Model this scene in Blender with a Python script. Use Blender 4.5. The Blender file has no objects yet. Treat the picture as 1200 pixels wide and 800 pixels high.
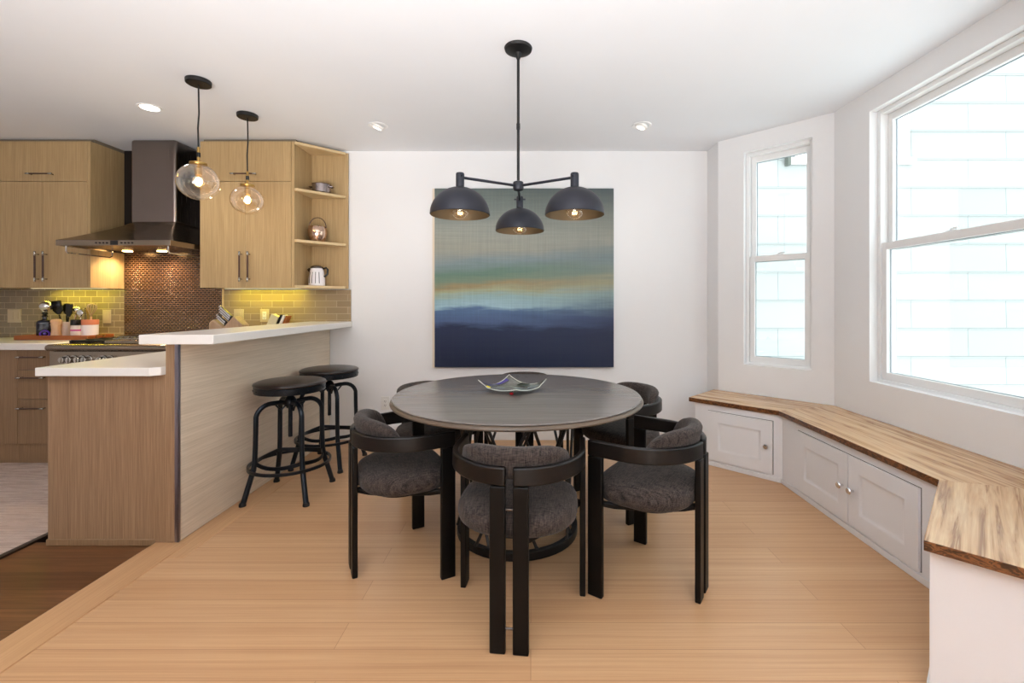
import bpy, bmesh, math, random
from mathutils import Vector, Matrix
random.seed(7)
PI = math.pi
sc = bpy.context.scene
COL = sc.collection

# ------------------------------------------------------------------ colour / material helpers
def lin(c):
    out = []
    for v in c[:3]:
        v = v / 255.0
        out.append(v / 12.92 if v <= 0.04045 else ((v + 0.055) / 1.055) ** 2.4)
    return tuple(out) + (1.0,)

class NT:
    def __init__(self, name):
        self.m = bpy.data.materials.new(name); self.m.use_nodes = True
        self.t = self.m.node_tree; self.t.nodes.clear()
        self.out = self.t.nodes.new('ShaderNodeOutputMaterial')
    def n(self, typ, ins=None, **kw):
        nd = self.t.nodes.new('ShaderNode' + typ)
        for k, v in kw.items(): setattr(nd, k, v)
        for k, v in (ins or {}).items():
            if isinstance(v, bpy.types.NodeSocket): self.t.links.new(v, nd.inputs[k])
            else: nd.inputs[k].default_value = v
        return nd
    def bsdf(self, **kw):
        b = self.n('BsdfPrincipled')
        for k, v in kw.items():
            k = k.replace('_', ' ')
            if isinstance(v, bpy.types.NodeSocket): self.t.links.new(v, b.inputs[k])
            else: b.inputs[k].default_value = v
        self.t.links.new(b.outputs[0], self.out.inputs[0]); return b
    def math(self, op, a, b=0.0):
        return self.n('Math', {0: a, 1: b}, operation=op).outputs[0]
    def mix(self, fac, a, b, mode='MIX'):
        nd = self.t.nodes.new('ShaderNodeMix'); nd.data_type = 'RGBA'; nd.blend_type = mode
        for i, v in ((0, fac), (6, a), (7, b)):
            if isinstance(v, bpy.types.NodeSocket): self.t.links.new(v, nd.inputs[i])
            else: nd.inputs[i].default_value = v
        return nd.outputs[2]
    def ramp(self, fac, stops, interp='LINEAR'):
        nd = self.n('ValToRGB', {0: fac}); cr = nd.color_ramp; cr.interpolation = interp
        while len(cr.elements) < len(stops): cr.elements.new(0.5)
        for e, (p, c) in zip(cr.elements, stops): e.position = p; e.color = c
        return nd.outputs[0]
    def bump(self, h, strength=.2, dist=.01):
        return self.n('Bump', {'Height': h, 'Strength': strength, 'Distance': dist}).outputs[0]
    def pos(self): return self.n('NewGeometry').outputs['Position']
    def obj(self): return self.n('TexCoord').outputs['Object']
    def mapped(self, v, scale=(1, 1, 1), rot=(0, 0, 0), loc=(0, 0, 0)):
        return self.n('Mapping', {'Vector': v, 'Scale': scale, 'Rotation': rot, 'Location': loc}).outputs[0]
    def noise(self, v, scale, detail=3, rough=.55, dist=0):
        return self.n('TexNoise', {'Vector': v, 'Scale': scale, 'Detail': detail, 'Roughness': rough, 'Distortion': dist}).outputs[0]

def plain(name, c, rough=.5, metal=0.0, spec=.5, coat=0.0):
    t = NT(name)
    t.bsdf(Base_Color=lin(c), Roughness=rough, Metallic=metal, Specular_IOR_Level=spec, Coat_Weight=coat)
    return t.m

def paint(name, c, rough=.6, var=.03, scale=3, spec=.3):
    t = NT(name)
    f = t.noise(t.pos(), scale, 2)
    a = lin(c); b = tuple(v * (1 - var) for v in a[:3]) + (1,)
    col = t.mix(f, a, b)
    nb = t.noise(t.pos(), 180, 2)
    t.bsdf(Base_Color=col, Roughness=rough, Specular_IOR_Level=spec, Normal=t.bump(nb, .03, .002))
    return t.m

def grain(name, c1, c2, scale=(90, 90, 2.0), rough=.45, rot=(0, 0, 0), obj=False, broad=.25, spec=.4, dark=None):
    """straight wood grain: large scale numbers lie across the grain"""
    t = NT(name)
    v = t.mapped(t.obj() if obj else t.pos(), (1, 1, 1), rot)
    f1 = t.noise(t.mapped(v, scale), 1.0, 4, .65)
    f2 = t.noise(t.mapped(v, tuple(s * .16 for s in scale)), 1.0, 3, .5, .4)
    f = t.math('ADD', t.math('MULTIPLY', f1, 1 - broad), t.math('MULTIPLY', f2, broad))
    f = t.n('MapRange', {0: f, 1: .32, 2: .68}).outputs[0]
    col = t.mix(f, lin(c1), lin(c2))
    if dark:
        g = t.n('MapRange', {0: f1, 1: .58, 2: .72}).outputs[0]
        col = t.mix(t.math('MULTIPLY', g, .6), col, lin(dark))
    t.bsdf(Base_Color=col, Roughness=rough, Specular_IOR_Level=spec, Normal=t.bump(f1, .08, .002))
    return t.m

def brushed(name, c, rough=.28, scale=(300, 300, 4)):
    t = NT(name)
    f = t.noise(t.mapped(t.pos(), scale), 1, 2)
    r = t.n('MapRange', {0: f, 3: rough - .02, 4: rough + .03}).outputs[0]
    t.bsdf(Base_Color=lin(c), Metallic=1.0, Roughness=r, Normal=t.bump(f, .008, .001))
    return t.m

def tiles(name, c1, c2, mortar, w, h, msize, rough=.2, spec=.5, offx=0, offz=0, bump=.5, metal=0., noisy=0.):
    t = NT(name)
    s = t.n('SeparateXYZ', {0: t.pos()})
    v = t.n('CombineXYZ', {0: t.math('ADD', s.outputs[0], offx), 1: t.math('ADD', s.outputs[2], offz)}).outputs[0]
    b = t.n('TexBrick', {'Vector': v, 'Color1': lin(c1), 'Color2': lin(c2), 'Mortar': lin(mortar), 'Scale': 1.0,
                         'Mortar Size': msize, 'Mortar Smooth': .3, 'Bias': 0.0, 'Brick Width': w, 'Row Height': h})
    col = b.outputs[0]
    h_ = t.math('SUBTRACT', 1.0, b.outputs[1])
    if noisy and False: h_ = t.math('ADD', h_, t.math('MULTIPLY', t.noise(t.pos(), 40, 2), noisy))
    t.bsdf(Base_Color=col, Roughness=rough, Specular_IOR_Level=spec, Metallic=metal, Normal=t.bump(h_, bump, .003))
    return t.m

def planks(name, c1, c2, mortar, w, h, streak=(3, 130, 1), rough=.3, off=(0, 0), stain=None, contrast=.35, msize=.0012, spec=.4, rot=0):
    t = NT(name)
    p = t.mapped(t.pos(), (1, 1, 1), (0, 0, rot), (off[0], off[1], 0))
    b = t.n('TexBrick', {'Vector': p, 'Color1': lin(c1), 'Color2': lin(c2), 'Mortar': lin(mortar), 'Scale': 1.0,
                         'Mortar Size': msize, 'Mortar Smooth': .2, 'Bias': 0.0, 'Brick Width': w, 'Row Height': h},
            offset=.37, offset_frequency=2)
    f = t.noise(t.mapped(p, streak), 1, 5, .7)
    f2 = t.noise(t.mapped(p, (streak[0] * .3, streak[1] * .22, 1)), 1, 3, .6, .3)
    fm = t.n('MapRange', {0: t.math('ADD', t.math('MULTIPLY', f, .6), t.math('MULTIPLY', f2, .4)), 1: .3, 2: .7}).outputs[0]
    dark = lin(stain or mortar)
    col = t.mix(t.math('MULTIPLY', fm, contrast), b.outputs[0], dark)
    r = t.n('MapRange', {0: f, 3: rough - .05, 4: rough + .1}).outputs[0]
    t.bsdf(Base_Color=col, Roughness=r, Specular_IOR_Level=spec, Normal=t.bump(t.math('ADD', t.math('MULTIPLY', f, .3), t.math('SUBTRACT', 1.0, b.outputs[1])), .06, .002))
    return t.m

def fabric(name, c1, c2, sc_=320):
    t = NT(name)
    v = t.obj()
    a = t.noise(t.mapped(v, (sc_, sc_ * .12, sc_ * .12)), 1, 2)
    b = t.noise(t.mapped(v, (sc_ * .12, sc_, sc_)), 1, 2)
    f = t.n('MapRange', {0: t.math('ADD', a, b), 1: .75, 2: 1.25}).outputs[0]
    col = t.mix(f, lin(c1), lin(c2))
    t.bsdf(Base_Color=col, Roughness=.9, Specular_IOR_Level=.15, Sheen_Weight=.1, Normal=t.bump(f, .12, .001))
    return t.m

def thin_glass(name, tint=(255, 255, 255), refl=.08, edge=.5, rough=.0):
    t = NT(name)
    lw = t.n('LayerWeight', {'Blend': .25})
    f = t.n('MapRange', {0: lw.outputs['Facing'], 3: refl, 4: edge}).outputs[0]
    tr = t.n('BsdfTransparent', {'Color': lin(tint)})
    gl = t.n('BsdfGlossy', {'Color': (1, 1, 1, 1), 'Roughness': rough})
    mx = t.n('MixShader', {0: f, 1: tr.outputs[0], 2: gl.outputs[0]})
    t.t.links.new(mx.outputs[0], t.out.inputs[0])
    return t.m

def glow(name, c, strength):
    t = NT(name)
    e = t.n('Emission', {'Color': lin(c), 'Strength': strength})
    t.t.links.new(e.outputs[0], t.out.inputs[0]); return t.m

# ------------------------------------------------------------------ mesh builder
class MB:
    def __init__(self): self.b = bmesh.new()
    def face(self, pts):
        try: return self.b.faces.new([self.b.verts.new(p) for p in pts])
        except ValueError: return None
    def box(self, x0, x1, y0, y1, z0, z1):
        v = [self.b.verts.new(p) for p in ((x0, y0, z0), (x1, y0, z0), (x1, y1, z0), (x0, y1, z0), (x0, y0, z1), (x1, y0, z1), (x1, y1, z1), (x0, y1, z1))]
        for f in ((3, 2, 1, 0), (4, 5, 6, 7), (0, 1, 5, 4), (1, 2, 6, 5), (2, 3, 7, 6), (3, 0, 4, 7)): self.b.faces.new([v[i] for i in f])
        return self
    def prism(self, poly, z0, z1):
        a = [self.b.verts.new((p[0], p[1], z0)) for p in poly]; c = [self.b.verts.new((p[0], p[1], z1)) for p in poly]
        n = len(poly)
        self.b.faces.new(a[::-1]); self.b.faces.new(c)
        for i in range(n): self.b.faces.new((a[i], a[(i + 1) % n], c[(i + 1) % n], c[i]))
        return self
    def loft(self, rings, closed=True, cap=True, loop=False):
        rs = [[self.b.verts.new(p) for p in r] for r in rings]
        n = len(rs[0]); m = len(rs)
        for i in range(m if loop else m - 1):
            A, B = rs[i], rs[(i + 1) % m]
            for j in range(n if closed else n - 1):
                try: self.b.faces.new((A[j], A[(j + 1) % n], B[(j + 1) % n], B[j]))
                except ValueError: pass
        if cap and closed and not loop:
            self.b.faces.new(rs[0][::-1]); self.b.faces.new(rs[-1])
        return self
    def tube(self, pts, r, n=10, loop=False, flat=None):
        pts = [Vector(p) for p in pts]; m = len(pts)
        rad = r if isinstance(r, (list, tuple)) else [r] * m
        rings = []; up = None
        for i, p in enumerate(pts):
            if loop: d = pts[(i + 1) % m] - pts[i - 1]
            else: d = pts[min(i + 1, m - 1)] - pts[max(i - 1, 0)]
            d.normalize()
            if up is None:
                up = Vector((0, 0, 1)) if abs(d.z) < .9 else Vector((1, 0, 0))
            up = (up - d * up.dot(d)).normalized(); s = d.cross(up)
            if flat:
                a, bb = flat
                rings.append([p + s * (a * cx) + up * (bb * cy) for cx, cy in ((-1, -1), (1, -1), (1, 1), (-1, 1))])
            else:
                rings.append([p + (s * math.cos(2 * PI * k / n) + up * math.sin(2 * PI * k / n)) * rad[i] for k in range(n)])
        return self.loft(rings, loop=loop)
    def cyl(self, p0, p1, r, r1=None, n=20):
        return self.tube([p0, p1], [r, r if r1 is None else r1], n)
    def lathe(self, prof, n=36, c=(0, 0, 0), cap=True, M=None):
        rings = []
        for r, z in prof:
            ring = [Vector((r * math.cos(2 * PI * k / n), r * math.sin(2 * PI * k / n), z)) for k in range(n)]
            rings.append([(M @ p if M else p) + Vector(c) for p in ring])
        return self.loft(rings, cap=cap)
    def ball(self, c, r, n=20, m=12, sz=1.0):
        prof = [(max(1e-4, r * math.sin(PI * i / m)), -r * sz * math.cos(PI * i / m)) for i in range(m + 1)]
        return self.lathe(prof, n, c)
    def xf(self, M):
        self.b.transform(M); return self

WORG = {}
def _link(o, parent):
    COL.objects.link(o)
    if parent is not None: o.parent = parent
def thing(name, label=None, cat=None, loc=(0, 0, 0), group=None, kind=None):
    o = bpy.data.objects.new(name, None); o.empty_display_size = .1
    COL.objects.link(o); o.location = loc; WORG[o] = Vector(loc)
    tag(o, label, cat, group, kind); return o
def tag(o, label=None, cat=None, group=None, kind=None):
    if label: o['label'] = label
    if cat: o['category'] = cat
    if group: o['group'] = group
    if kind: o['kind'] = kind
    return o
def part(name, mb, mat, parent=None, loc=None, bevel=0, seg=2, smooth=35, label=None, sub=0):
    w = WORG[parent] if parent is not None else Vector(loc or (0, 0, 0))
    b = mb.b
    bmesh.ops.remove_doubles(b, verts=b.verts, dist=1e-6)
    bmesh.ops.recalc_face_normals(b, faces=b.faces)
    b.transform(Matrix.Translation(-w))
    me = bpy.data.meshes.new(name); b.to_mesh(me); b.free()
    me.materials.append(mat)
    if smooth:
        for p in me.polygons: p.use_smooth = True
        me.set_sharp_from_angle(angle=math.radians(smooth))
    o = bpy.data.objects.new(name, me); _link(o, parent)
    if parent is None: o.location = w
    WORG[o] = w
    if bevel:
        md = o.modifiers.new('edge', 'BEVEL'); md.width = bevel; md.segments = seg; md.limit_method = 'ANGLE'; md.angle_limit = math.radians(40)
    if sub:
        md = o.modifiers.new('soft', 'SUBSURF'); md.levels = sub; md.render_levels = sub
    if label: o['label'] = label
    return o
def struct(name, mb, mat, **kw):
    o = part(name, mb, mat, **kw); o['kind'] = 'structure'; return o
def children(o): return [c for c in COL.objects if c.parent == o]
def copy_tree(o, parent=None):
    kids = list(o.children)
    c = o.copy(); COL.objects.link(c)
    if parent is not None:
        c.parent = parent; c.matrix_parent_inverse = Matrix.Identity(4)
    for k in kids: copy_tree(k, c)
    return c

# ------------------------------------------------------------------ materials
M = {}
M['wall'] = paint('white wall paint', (237, 237, 238), .7)
M['ceil'] = paint('ceiling paint', (232, 234, 238), .8)
M['trim'] = paint('white trim enamel', (240, 240, 240), .35, spec=.5)
M['cab_white'] = paint('white cabinet enamel', (229, 229, 231), .35, spec=.5)
M['floor'] = planks('bamboo floor', (212, 173, 132), (202, 161, 120), (150, 112, 80), 1.85, .131, (1.5, 230, 1), .27, stain=(154, 106, 68), contrast=.66, msize=.001)
M['floor_trim'] = grain('bamboo border', (202, 160, 118), (180, 138, 98), (110, 2.5, 110), .32)
M['walnut'] = planks('dark walnut floor', (136, 92, 58), (104, 66, 38), (44, 27, 16), 1.3, .12, (2.5, 60, 1), .32, stain=(52, 30, 17), contrast=.75)
M['pale_floor'] = planks('pale kitchen floor', (205, 188, 180), (190, 172, 164), (150, 130, 122), .9, .15, (4, 70, 1), .25, stain=(165, 146, 138), contrast=.5)
M['oak_up'] = grain('rift oak upper', (192, 165, 122), (160, 132, 90), (190, 190, 3.5), .42)
M['oak_low'] = grain('rift oak lower', (150, 120, 88), (118, 91, 64), (190, 190, 3.5), .45)
M['oak_end'] = grain('rift oak end panel', (164, 133, 102), (124, 95, 69), (170, 170, 3.5), .45)
M['oak_side'] = grain('pale oak with level grain', (222, 208, 188), (196, 180, 158), (3.2, 3.2, 150), .5)
M['oak_shelf'] = grain('oak shelf edge', (216, 192, 150), (196, 168, 122), (6, 6, 150), .45)
M['quartz'] = paint('white quartz', (232, 229, 224), .22, .04, 30, spec=.5)
M['steel'] = brushed('brushed steel', (138, 128, 122), .26)
M['steel_dark'] = brushed('dark steel', (104, 96, 92), .25)
M['steel_h'] = brushed('brushed steel level', (150, 138, 124), .24, (6, 500, 500))
M['chrome'] = plain('chrome', (225, 225, 228), .08, 1.0)
M['pot_steel'] = plain('pot steel', (150, 140, 138), .22, 1.0)
M['nickel'] = plain('satin nickel', (190, 188, 184), .25, 1.0)
M['corner'] = plain('corner strip metal', (150, 146, 156), .3, 1.0)
M['pull'] = plain('dark pull', (74, 46, 36), .35)
M['mosaic'] = tiles('dark copper mosaic', (66, 42, 28), (50, 32, 22), (116, 86, 60), .034, .0172, .0030, .24, .9, bump=.6, metal=.25)
M['tile'] = tiles('beige glass tile', (158, 137, 108), (146, 126, 98), (190, 172, 144), .19, .0565, .002, .12, .6, offz=.015)
M['tile_left'] = tiles('olive glass tile', (140, 124, 100), (128, 112, 90), (196, 180, 150), .102, .0535, .002, .12, .6, offz=.02)
M['black'] = plain('matte black metal', (15, 14, 15), .45, .0, .4)
M['rod'] = plain('grey black rod', (52, 50, 50), .35, .4)
M['iron'] = plain('stool gunmetal', (32, 37, 44), .32, .7)
M['black_gloss'] = plain('black plastic', (12, 12, 14), .22)
M['leather'] = plain('dark brown leather', (30, 21, 19), .28, 0, .5)
M['navy'] = plain('navy charcoal enamel', (30, 32, 42), .42, .2)
M['brass'] = plain('aged brass lining', (104, 90, 70), .5, .5)
M['brass_cap'] = plain('brass cap', (176, 142, 84), .3, 1.0)
M['chair_wood'] = grain('black stained ash', (20, 15, 13), (4, 3, 3), (60, 9, 60), .36, obj=True, spec=.35)
M['chair_leg'] = grain('black stained leg', (9, 6, 5), (2, 2, 2), (70, 70, 6), .42, obj=True, spec=.22)
M['fabric'] = fabric('charcoal tweed', (80, 70, 65), (30, 27, 27), 260)
M['table'] = grain('smoked oak tabletop', (126, 118, 112), (96, 90, 87), (2.4, 70, 70), .26, obj=True, spec=.5)
M['table_edge'] = grain('tabletop edge', (108, 92, 76), (80, 68, 58), (6, 6, 120), .35, obj=True)
M['glass'] = thin_glass('window glass', (246, 252, 252), .04, .3)
M['globe'] = thin_glass('amber tinted glass', (255, 247, 234), .07, .8)
M['bulb_glass'] = thin_glass('bulb glass', (255, 250, 240), .06, .6)
M['filament'] = glow('filament', (255, 216, 150), 34)
M['filament_p'] = glow('pendant filament', (255, 222, 150), 60)
M['led'] = glow('led lens', (255, 250, 240), 9)
M['halogen'] = glow('halogen lens', (255, 205, 130), 26)
M['led_y'] = glow('led strip', (255, 240, 190), .8)
M['plate'] = plain('outlet plastic', (232, 230, 226), .35)
M['plate_beige'] = plain('beige switch plate', (196, 178, 150), .35)
M['slot'] = plain('dark slot', (50, 46, 44), .5)
M['terracotta'] = paint('terracotta band', (196, 120, 92), .6)
M['white_ceramic'] = paint('white ceramic', (240, 236, 240), .25, spec=.5)
M['frost'] = plain('frosted crock', (222, 208, 200), .35)
M['peach'] = grain('pale maple', (236, 196, 160), (214, 166, 128), (60, 60, 5), .4)
M['tray'] = grain('cherry tray', (176, 100, 52), (140, 74, 36), (5, 90, 90), .4)
M['purple'] = plain('purple glass', (104, 70, 190), .2)
M['indigo'] = plain('indigo bottle', (22, 20, 40), .12)
M['knife_wood'] = grain('walnut and steel block', (176, 150, 126), (140, 112, 90), (50, 50, 5), .4)
M['paper'] = plain('cream cover', (214, 206, 178), .5)
M['siding'] = None
M['grille'] = grain('oak register', (188, 140, 92), (150, 104, 64), (4, 80, 80), .4)

def bench_mat(name, ang):
    t = NT(name)
    v = t.mapped(t.pos(), (1, 1, 1), (0, 0, ang))
    a = t.noise(t.mapped(v, (1.6, 26, 26)), 1, 4, .6, .7)
    f = t.noise(t.mapped(v, (4, 140, 140)), 1, 3, .6)
    col = t.ramp(a, [(0, lin((186, 150, 108))), (.40, lin((214, 180, 138))), (.52, lin((196, 156, 112))), (.60, lin((138, 96, 62))), (.66, lin((204, 166, 122))), (1, lin((168, 122, 80)))])
    col = t.mix(t.n('MapRange', {0: f, 1: .35, 2: .75, 4: .4}).outputs[0], col, lin((150, 106, 68)))
    t.bsdf(Base_Color=col, Roughness=.24, Specular_IOR_Level=.5, Normal=t.bump(f, .04, .001))
    return t.m
M['bench1'] = bench_mat('tigerwood along the corner', PI / 4)
M['bench2'] = bench_mat('tigerwood along the window', PI / 2)
M['bench3'] = bench_mat('tigerwood near end', -PI / 4)
def edge_mat():
    t = NT('tigerwood edge')
    a = t.noise(t.mapped(t.pos(), (26, 26, 60), (0.5, 0.4, 0)), 1, 3, .6, .8)
    col = t.ramp(a, [(0, lin((48, 28, 16))), (.42, lin((78, 46, 26))), (.52, lin((138, 90, 54))), (.6, lin((58, 34, 19))), (1, lin((108, 68, 40)))])
    t.bsdf(Base_Color=col, Roughness=.3)
    return t.m
M['bench_edge'] = edge_mat()

def painting_mat():
    t = NT('abstract seascape canvas')
    s = t.n('SeparateXYZ', {0: t.obj()})
    x, z = s.outputs[0], s.outputs[2]
    ob = t.obj()
    n1 = t.noise(t.mapped(ob, (1.1, 1, 5)), 1, 3, .5)
    n2 = t.noise(t.mapped(ob, (3, 1, 26)), 1, 4, .6)
    tt = t.math('DIVIDE', t.math('SUBTRACT', .781, z), 1.562)
    tt = t.math('ADD', tt, t.math('MULTIPLY', t.math('SUBTRACT', n1, .5), .10))
    tt = t.math('ADD', tt, t.math('MULTIPLY', t.math('SUBTRACT', n2, .5), .075))
    mid = t.n('MapRange', {0: t.math('ABSOLUTE', t.math('SUBTRACT', tt, .52)), 1: .0, 2: .2, 3: 1.0, 4: 0.0}).outputs[0]
    tt = t.math('ADD', tt, t.math('MULTIPLY', t.math('MULTIPLY', mid, x), .045))
    c = t.ramp(tt, [(0, lin((96, 108, 104))), (.10, lin((122, 132, 126))), (.24, lin((152, 156, 146))), (.34, lin((156, 156, 142))), (.40, lin((128, 144, 146))),
                    (.455, lin((98, 128, 112))), (.505, lin((124, 140, 116))), (.54, lin((156, 138, 98))), (.575, lin((166, 170, 136))), (.61, lin((150, 182, 184))),
                    (.66, lin((162, 196, 208))), (.69, lin((84, 114, 154))), (.755, lin((76, 98, 138))), (.785, lin((34, 46, 80))), (1, lin((26, 34, 62)))])
    c2 = t.ramp(tt, [(0, lin((82, 92, 92))), (.12, lin((110, 116, 110))), (.28, lin((140, 142, 132))), (.40, lin((112, 126, 128))), (.49, lin((120, 132, 122))),
                     (.56, lin((150, 148, 120))), (.62, lin((134, 156, 156))), (.68, lin((84, 104, 122))), (.72, lin((52, 64, 98))), (.80, lin((32, 42, 72))), (1, lin((34, 42, 70)))])
    c = t.mix(t.n('MapRange', {0: t.math('ADD', x, t.math('MULTIPLY', n1, .5)), 1: .1, 2: 1.0}).outputs[0], c, c2)
    w1 = t.noise(t.mapped(ob, (70, 1, 2)), 1, 3, .6); w2 = t.noise(t.mapped(ob, (2, 1, 70)), 1, 3, .6)
    w = t.math('MULTIPLY', t.math('SUBTRACT', t.math('ADD', w1, w2), 1.0), .5)
    c = t.mix(t.n('MapRange', {0: w, 1: -.12, 2: .12, 3: 0, 4: .2}).outputs[0], c, lin((48, 62, 72)))
    t.bsdf(Base_Color=c, Roughness=.38, Specular_IOR_Level=.3, Normal=t.bump(w, .1, .002))
    return t.m
M['painting'] = painting_mat()

SID = 1
def siding_mat():
    t = NT('white shingle siding')
    s = t.n('SeparateXYZ', {0: t.pos()})
    v = t.n('CombineXYZ', {0: s.outputs[0], 1: s.outputs[2]}).outputs[0]
    b = t.n('TexBrick', {'Vector': v, 'Color1': lin((170, 172, 171)), 'Color2': lin((166, 169, 168)), 'Mortar': lin((112, 118, 117)), 'Scale': 1.0,
                         'Mortar Size': .003, 'Mortar Smooth': .2, 'Brick Width': 1.05, 'Row Height': .3113}, offset=.4)
    f = t.noise(t.mapped(t.pos(), (60, 60, 2)), 1, 3)
    c = t.mix(t.math('MULTIPLY', f, .12), b.outputs[0], lin((150, 157, 155)))
    t.bsdf(Base_Color=c, Roughness=.8)
    return t.m
M['siding'] = siding_mat()

# ------------------------------------------------------------------ setting
H = 1.2; CZ = 2.551; YB = 4.0
XL, YR = -5.2, -3.2
A1, A2, A3, A4 = (1.562, 3.77), (2.14, 3.19), (2.14, 1.67), (1.562, 1.09)

foot = [(-2.53, YR), (1.562, YR), A4, A3, A2, A1, (1.562, YB), (-2.53, YB)]
struct('floor', MB().prism([(-1.72, YR)] + foot[1:7] + [(-1.72, YB)], -.08, 0), M['floor'], smooth=0)
struct('floor_hallway', MB().box(-2.53, -1.885, YR, 2.3, -.08, -.012), M['walnut'], smooth=0)
struct('floor_kitchen', MB().box(XL, -2.53, YR, YB, -.08, -.006), M['pale_floor'], smooth=0)
struct('trim_1', MB().prism([(-1.72, YR), (-1.72, 2.271), (-1.885, 2.271), (-1.885, YR)], -.08, .004), M['floor_trim'], bevel=.003)
struct('trim_2', MB().box(-1.80, -1.64, 2.135, YB - .0155, -.005, .0012), M['floor_trim'], bevel=.0015)
struct('subfloor', MB().box(XL, 1.56, YR, YB, -.12, -.0805), M['walnut'], smooth=0)
struct('trim_3', MB().box(-2.545, -2.515, YR, 3.38, -.06, -.002), plain('dark floor seam', (34, 20, 14), .5), smooth=0)
full = [(XL, YR), (1.562, YR), A4, A3, A2, A1, (1.562, YB), (XL, YB)]
struct('ceiling', MB().prism(full, CZ, CZ + .1), M['ceil'], smooth=0)
struct('wall_back', MB().box(XL, 1.7, YB, YB + .15, -.08, CZ), M['wall'], smooth=0)
struct('wall_left', MB().box(XL - .15, XL, YR, YB, -.08, CZ), M['wall'], smooth=0)
struct('wall_rear', MB().box(XL - .15, 1.72, YR - .15, YR, -.08, CZ), M['wall'], smooth=0)
struct('wall_right_far', MB().box(1.562, 1.712, A1[1] + .0, YB, -.08, CZ), M['wall'], smooth=0)
struct('wall_right_near', MB().box(1.562, 1.712, YR, A4[1], -.08, CZ), M['wall'], smooth=0)
bb = MB().box(-1.64, 1.562, YB - .015, YB, 0, .125); bb.box(-1.64, 1.562, YB - .011, YB, .125, .138)
struct('baseboard_back', bb, M['trim'], bevel=.002)

def frame_M(p0, p1):
    """local u along p0->p1, v outward (to the left of travel reversed so that it points out of the room), z up"""
    u = Vector((p1[0] - p0[0], p1[1] - p0[1], 0)); L = u.length; u.normalize()
    v = Vector((-u.y, u.x, 0))
    Mx = Matrix(((u.x, v.x, 0, p0[0]), (u.y, v.y, 0, p0[1]), (0, 0, 1, 0), (0, 0, 0, 1)))
    return Mx, L

def bay_wall(name, p0, p1, op, th=.17):
    Mx, L = frame_M(p0, p1)
    m = MB(); u0, u1, z0, z1 = op
    e = th * math.tan(math.radians(22.5))
    m.prism([(0, 0), (u0, 0), (u0, th), (-e if p0 in (A2, A3) or p1 in (A2, A3) else 0, th)], -.08, CZ)
    m.prism([(u1, 0), (L, 0), (L + e, th), (u1, th)], -.08, CZ)
    m.box(u0, u1, 0, th, -.08, z0); m.box(u0, u1, 0, th, z1, CZ)
    m.xf(Mx); struct(name, m, M['wall'], smooth=0)
    return Mx, L

def window(name, Mx, op, label):
    u0, u1, z0, z1 = op
    w = thing(name, label, None, kind='structure')
    WORG[w] = Vector((0, 0, 0))
    f = MB(); t_ = .026
    for a, b_, c, d in ((u0 + .001, u0 + t_, z0 + .001, z1 - .001), (u1 - t_, u1 - .001, z0 + .001, z1 - .001)): f.box(a, b_, .05, .15, c, d)
    f.box(u0 + t_, u1 - t_, .05, .15, z1 - t_, z1 - .001); f.box(u0 + t_, u1 - t_, .05, .15, z0 + .001, z0 + .018)
    part('frame', f.xf(Mx), M['trim'], w, bevel=.002)
    a, b_ = u0 + t_ + .001, u1 - t_ - .001
    for nm, za, zb, va, vb, st in (('lower', z0 + .019, 1.581, .058, .092, .036), ('upper', 1.537, z1 - t_ - .001, .097, .131, .034)):
        s = MB()
        bt = .045 if nm == 'lower' else .044; tp = .044 if nm == 'lower' else .044
        s.box(a, a + st, va, vb, za, zb); s.box(b_ - st, b_, va, vb, za, zb)
        s.box(a + st, b_ - st, va, vb, za, za + bt); s.box(a + st, b_ - st, va, vb, zb - tp, zb)
        so = part('sash', s.xf(Mx), M['trim'], w, bevel=.003)
        g = MB().box(a + st - .004, b_ - st + .004, (va + vb) / 2 - .002, (va + vb) / 2 + .002, za + bt - .004, zb - tp + .004)
        part('glass', g.xf(Mx), M['glass'], so, smooth=0)
        k = MB()
        k.box(a + st - .001, b_ - st + .001, vb - .012, vb - .004, za + bt - .005, za + bt + .003)
        k.box(a + st - .001, b_ - st + .001, vb - .012, vb - .004, zb - tp - .003, zb - tp + .005)
        k.box(a + st - .005, a + st + .003, vb - .012, vb - .004, za + bt, zb - tp); k.box(b_ - st - .003, b_ - st + .005, vb - .012, vb - .004, za + bt, zb - tp)
        part('gasket', k.xf(Mx), plain('grey gasket', (128, 132, 142), .5), so, smooth=0)
        if nm == 'lower':
            cu = (a + b_) / 2
            l = MB().box(cu - .032, cu + .032, .066, .084, 1.5812, 1.588); l.cyl((cu, .075, 1.588), (cu, .075, 1.597), .011)
            l.tube([(cu, .075, 1.594), (cu + .02, .066, 1.597), (cu + .042, .062, 1.594)], .005)
            part('lock', l.xf(Mx), M['trim'], so)
    return w

# travel direction chosen so that outward is on the left: from near to far keeps +v = -x ; so go far -> near
def seg(name, p0, p1, op, wn, lab):
    Mx, L = bay_wall(name, p0, p1, op)
    return window(wn, Mx, op, lab)
L1 = (Vector(A1) - Vector(A2)).length
seg('wall_bay_far', A1, A2, (0, 0, 0, 0), None, None) if False else None
def flip(p0, p1, name, opd, wn, lab):
    # u runs from p1 back to p0 so that v points outward
    Mx, L = frame_M(p1, p0)
    Mo = Mx.copy()
    return Mo, L
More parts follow.
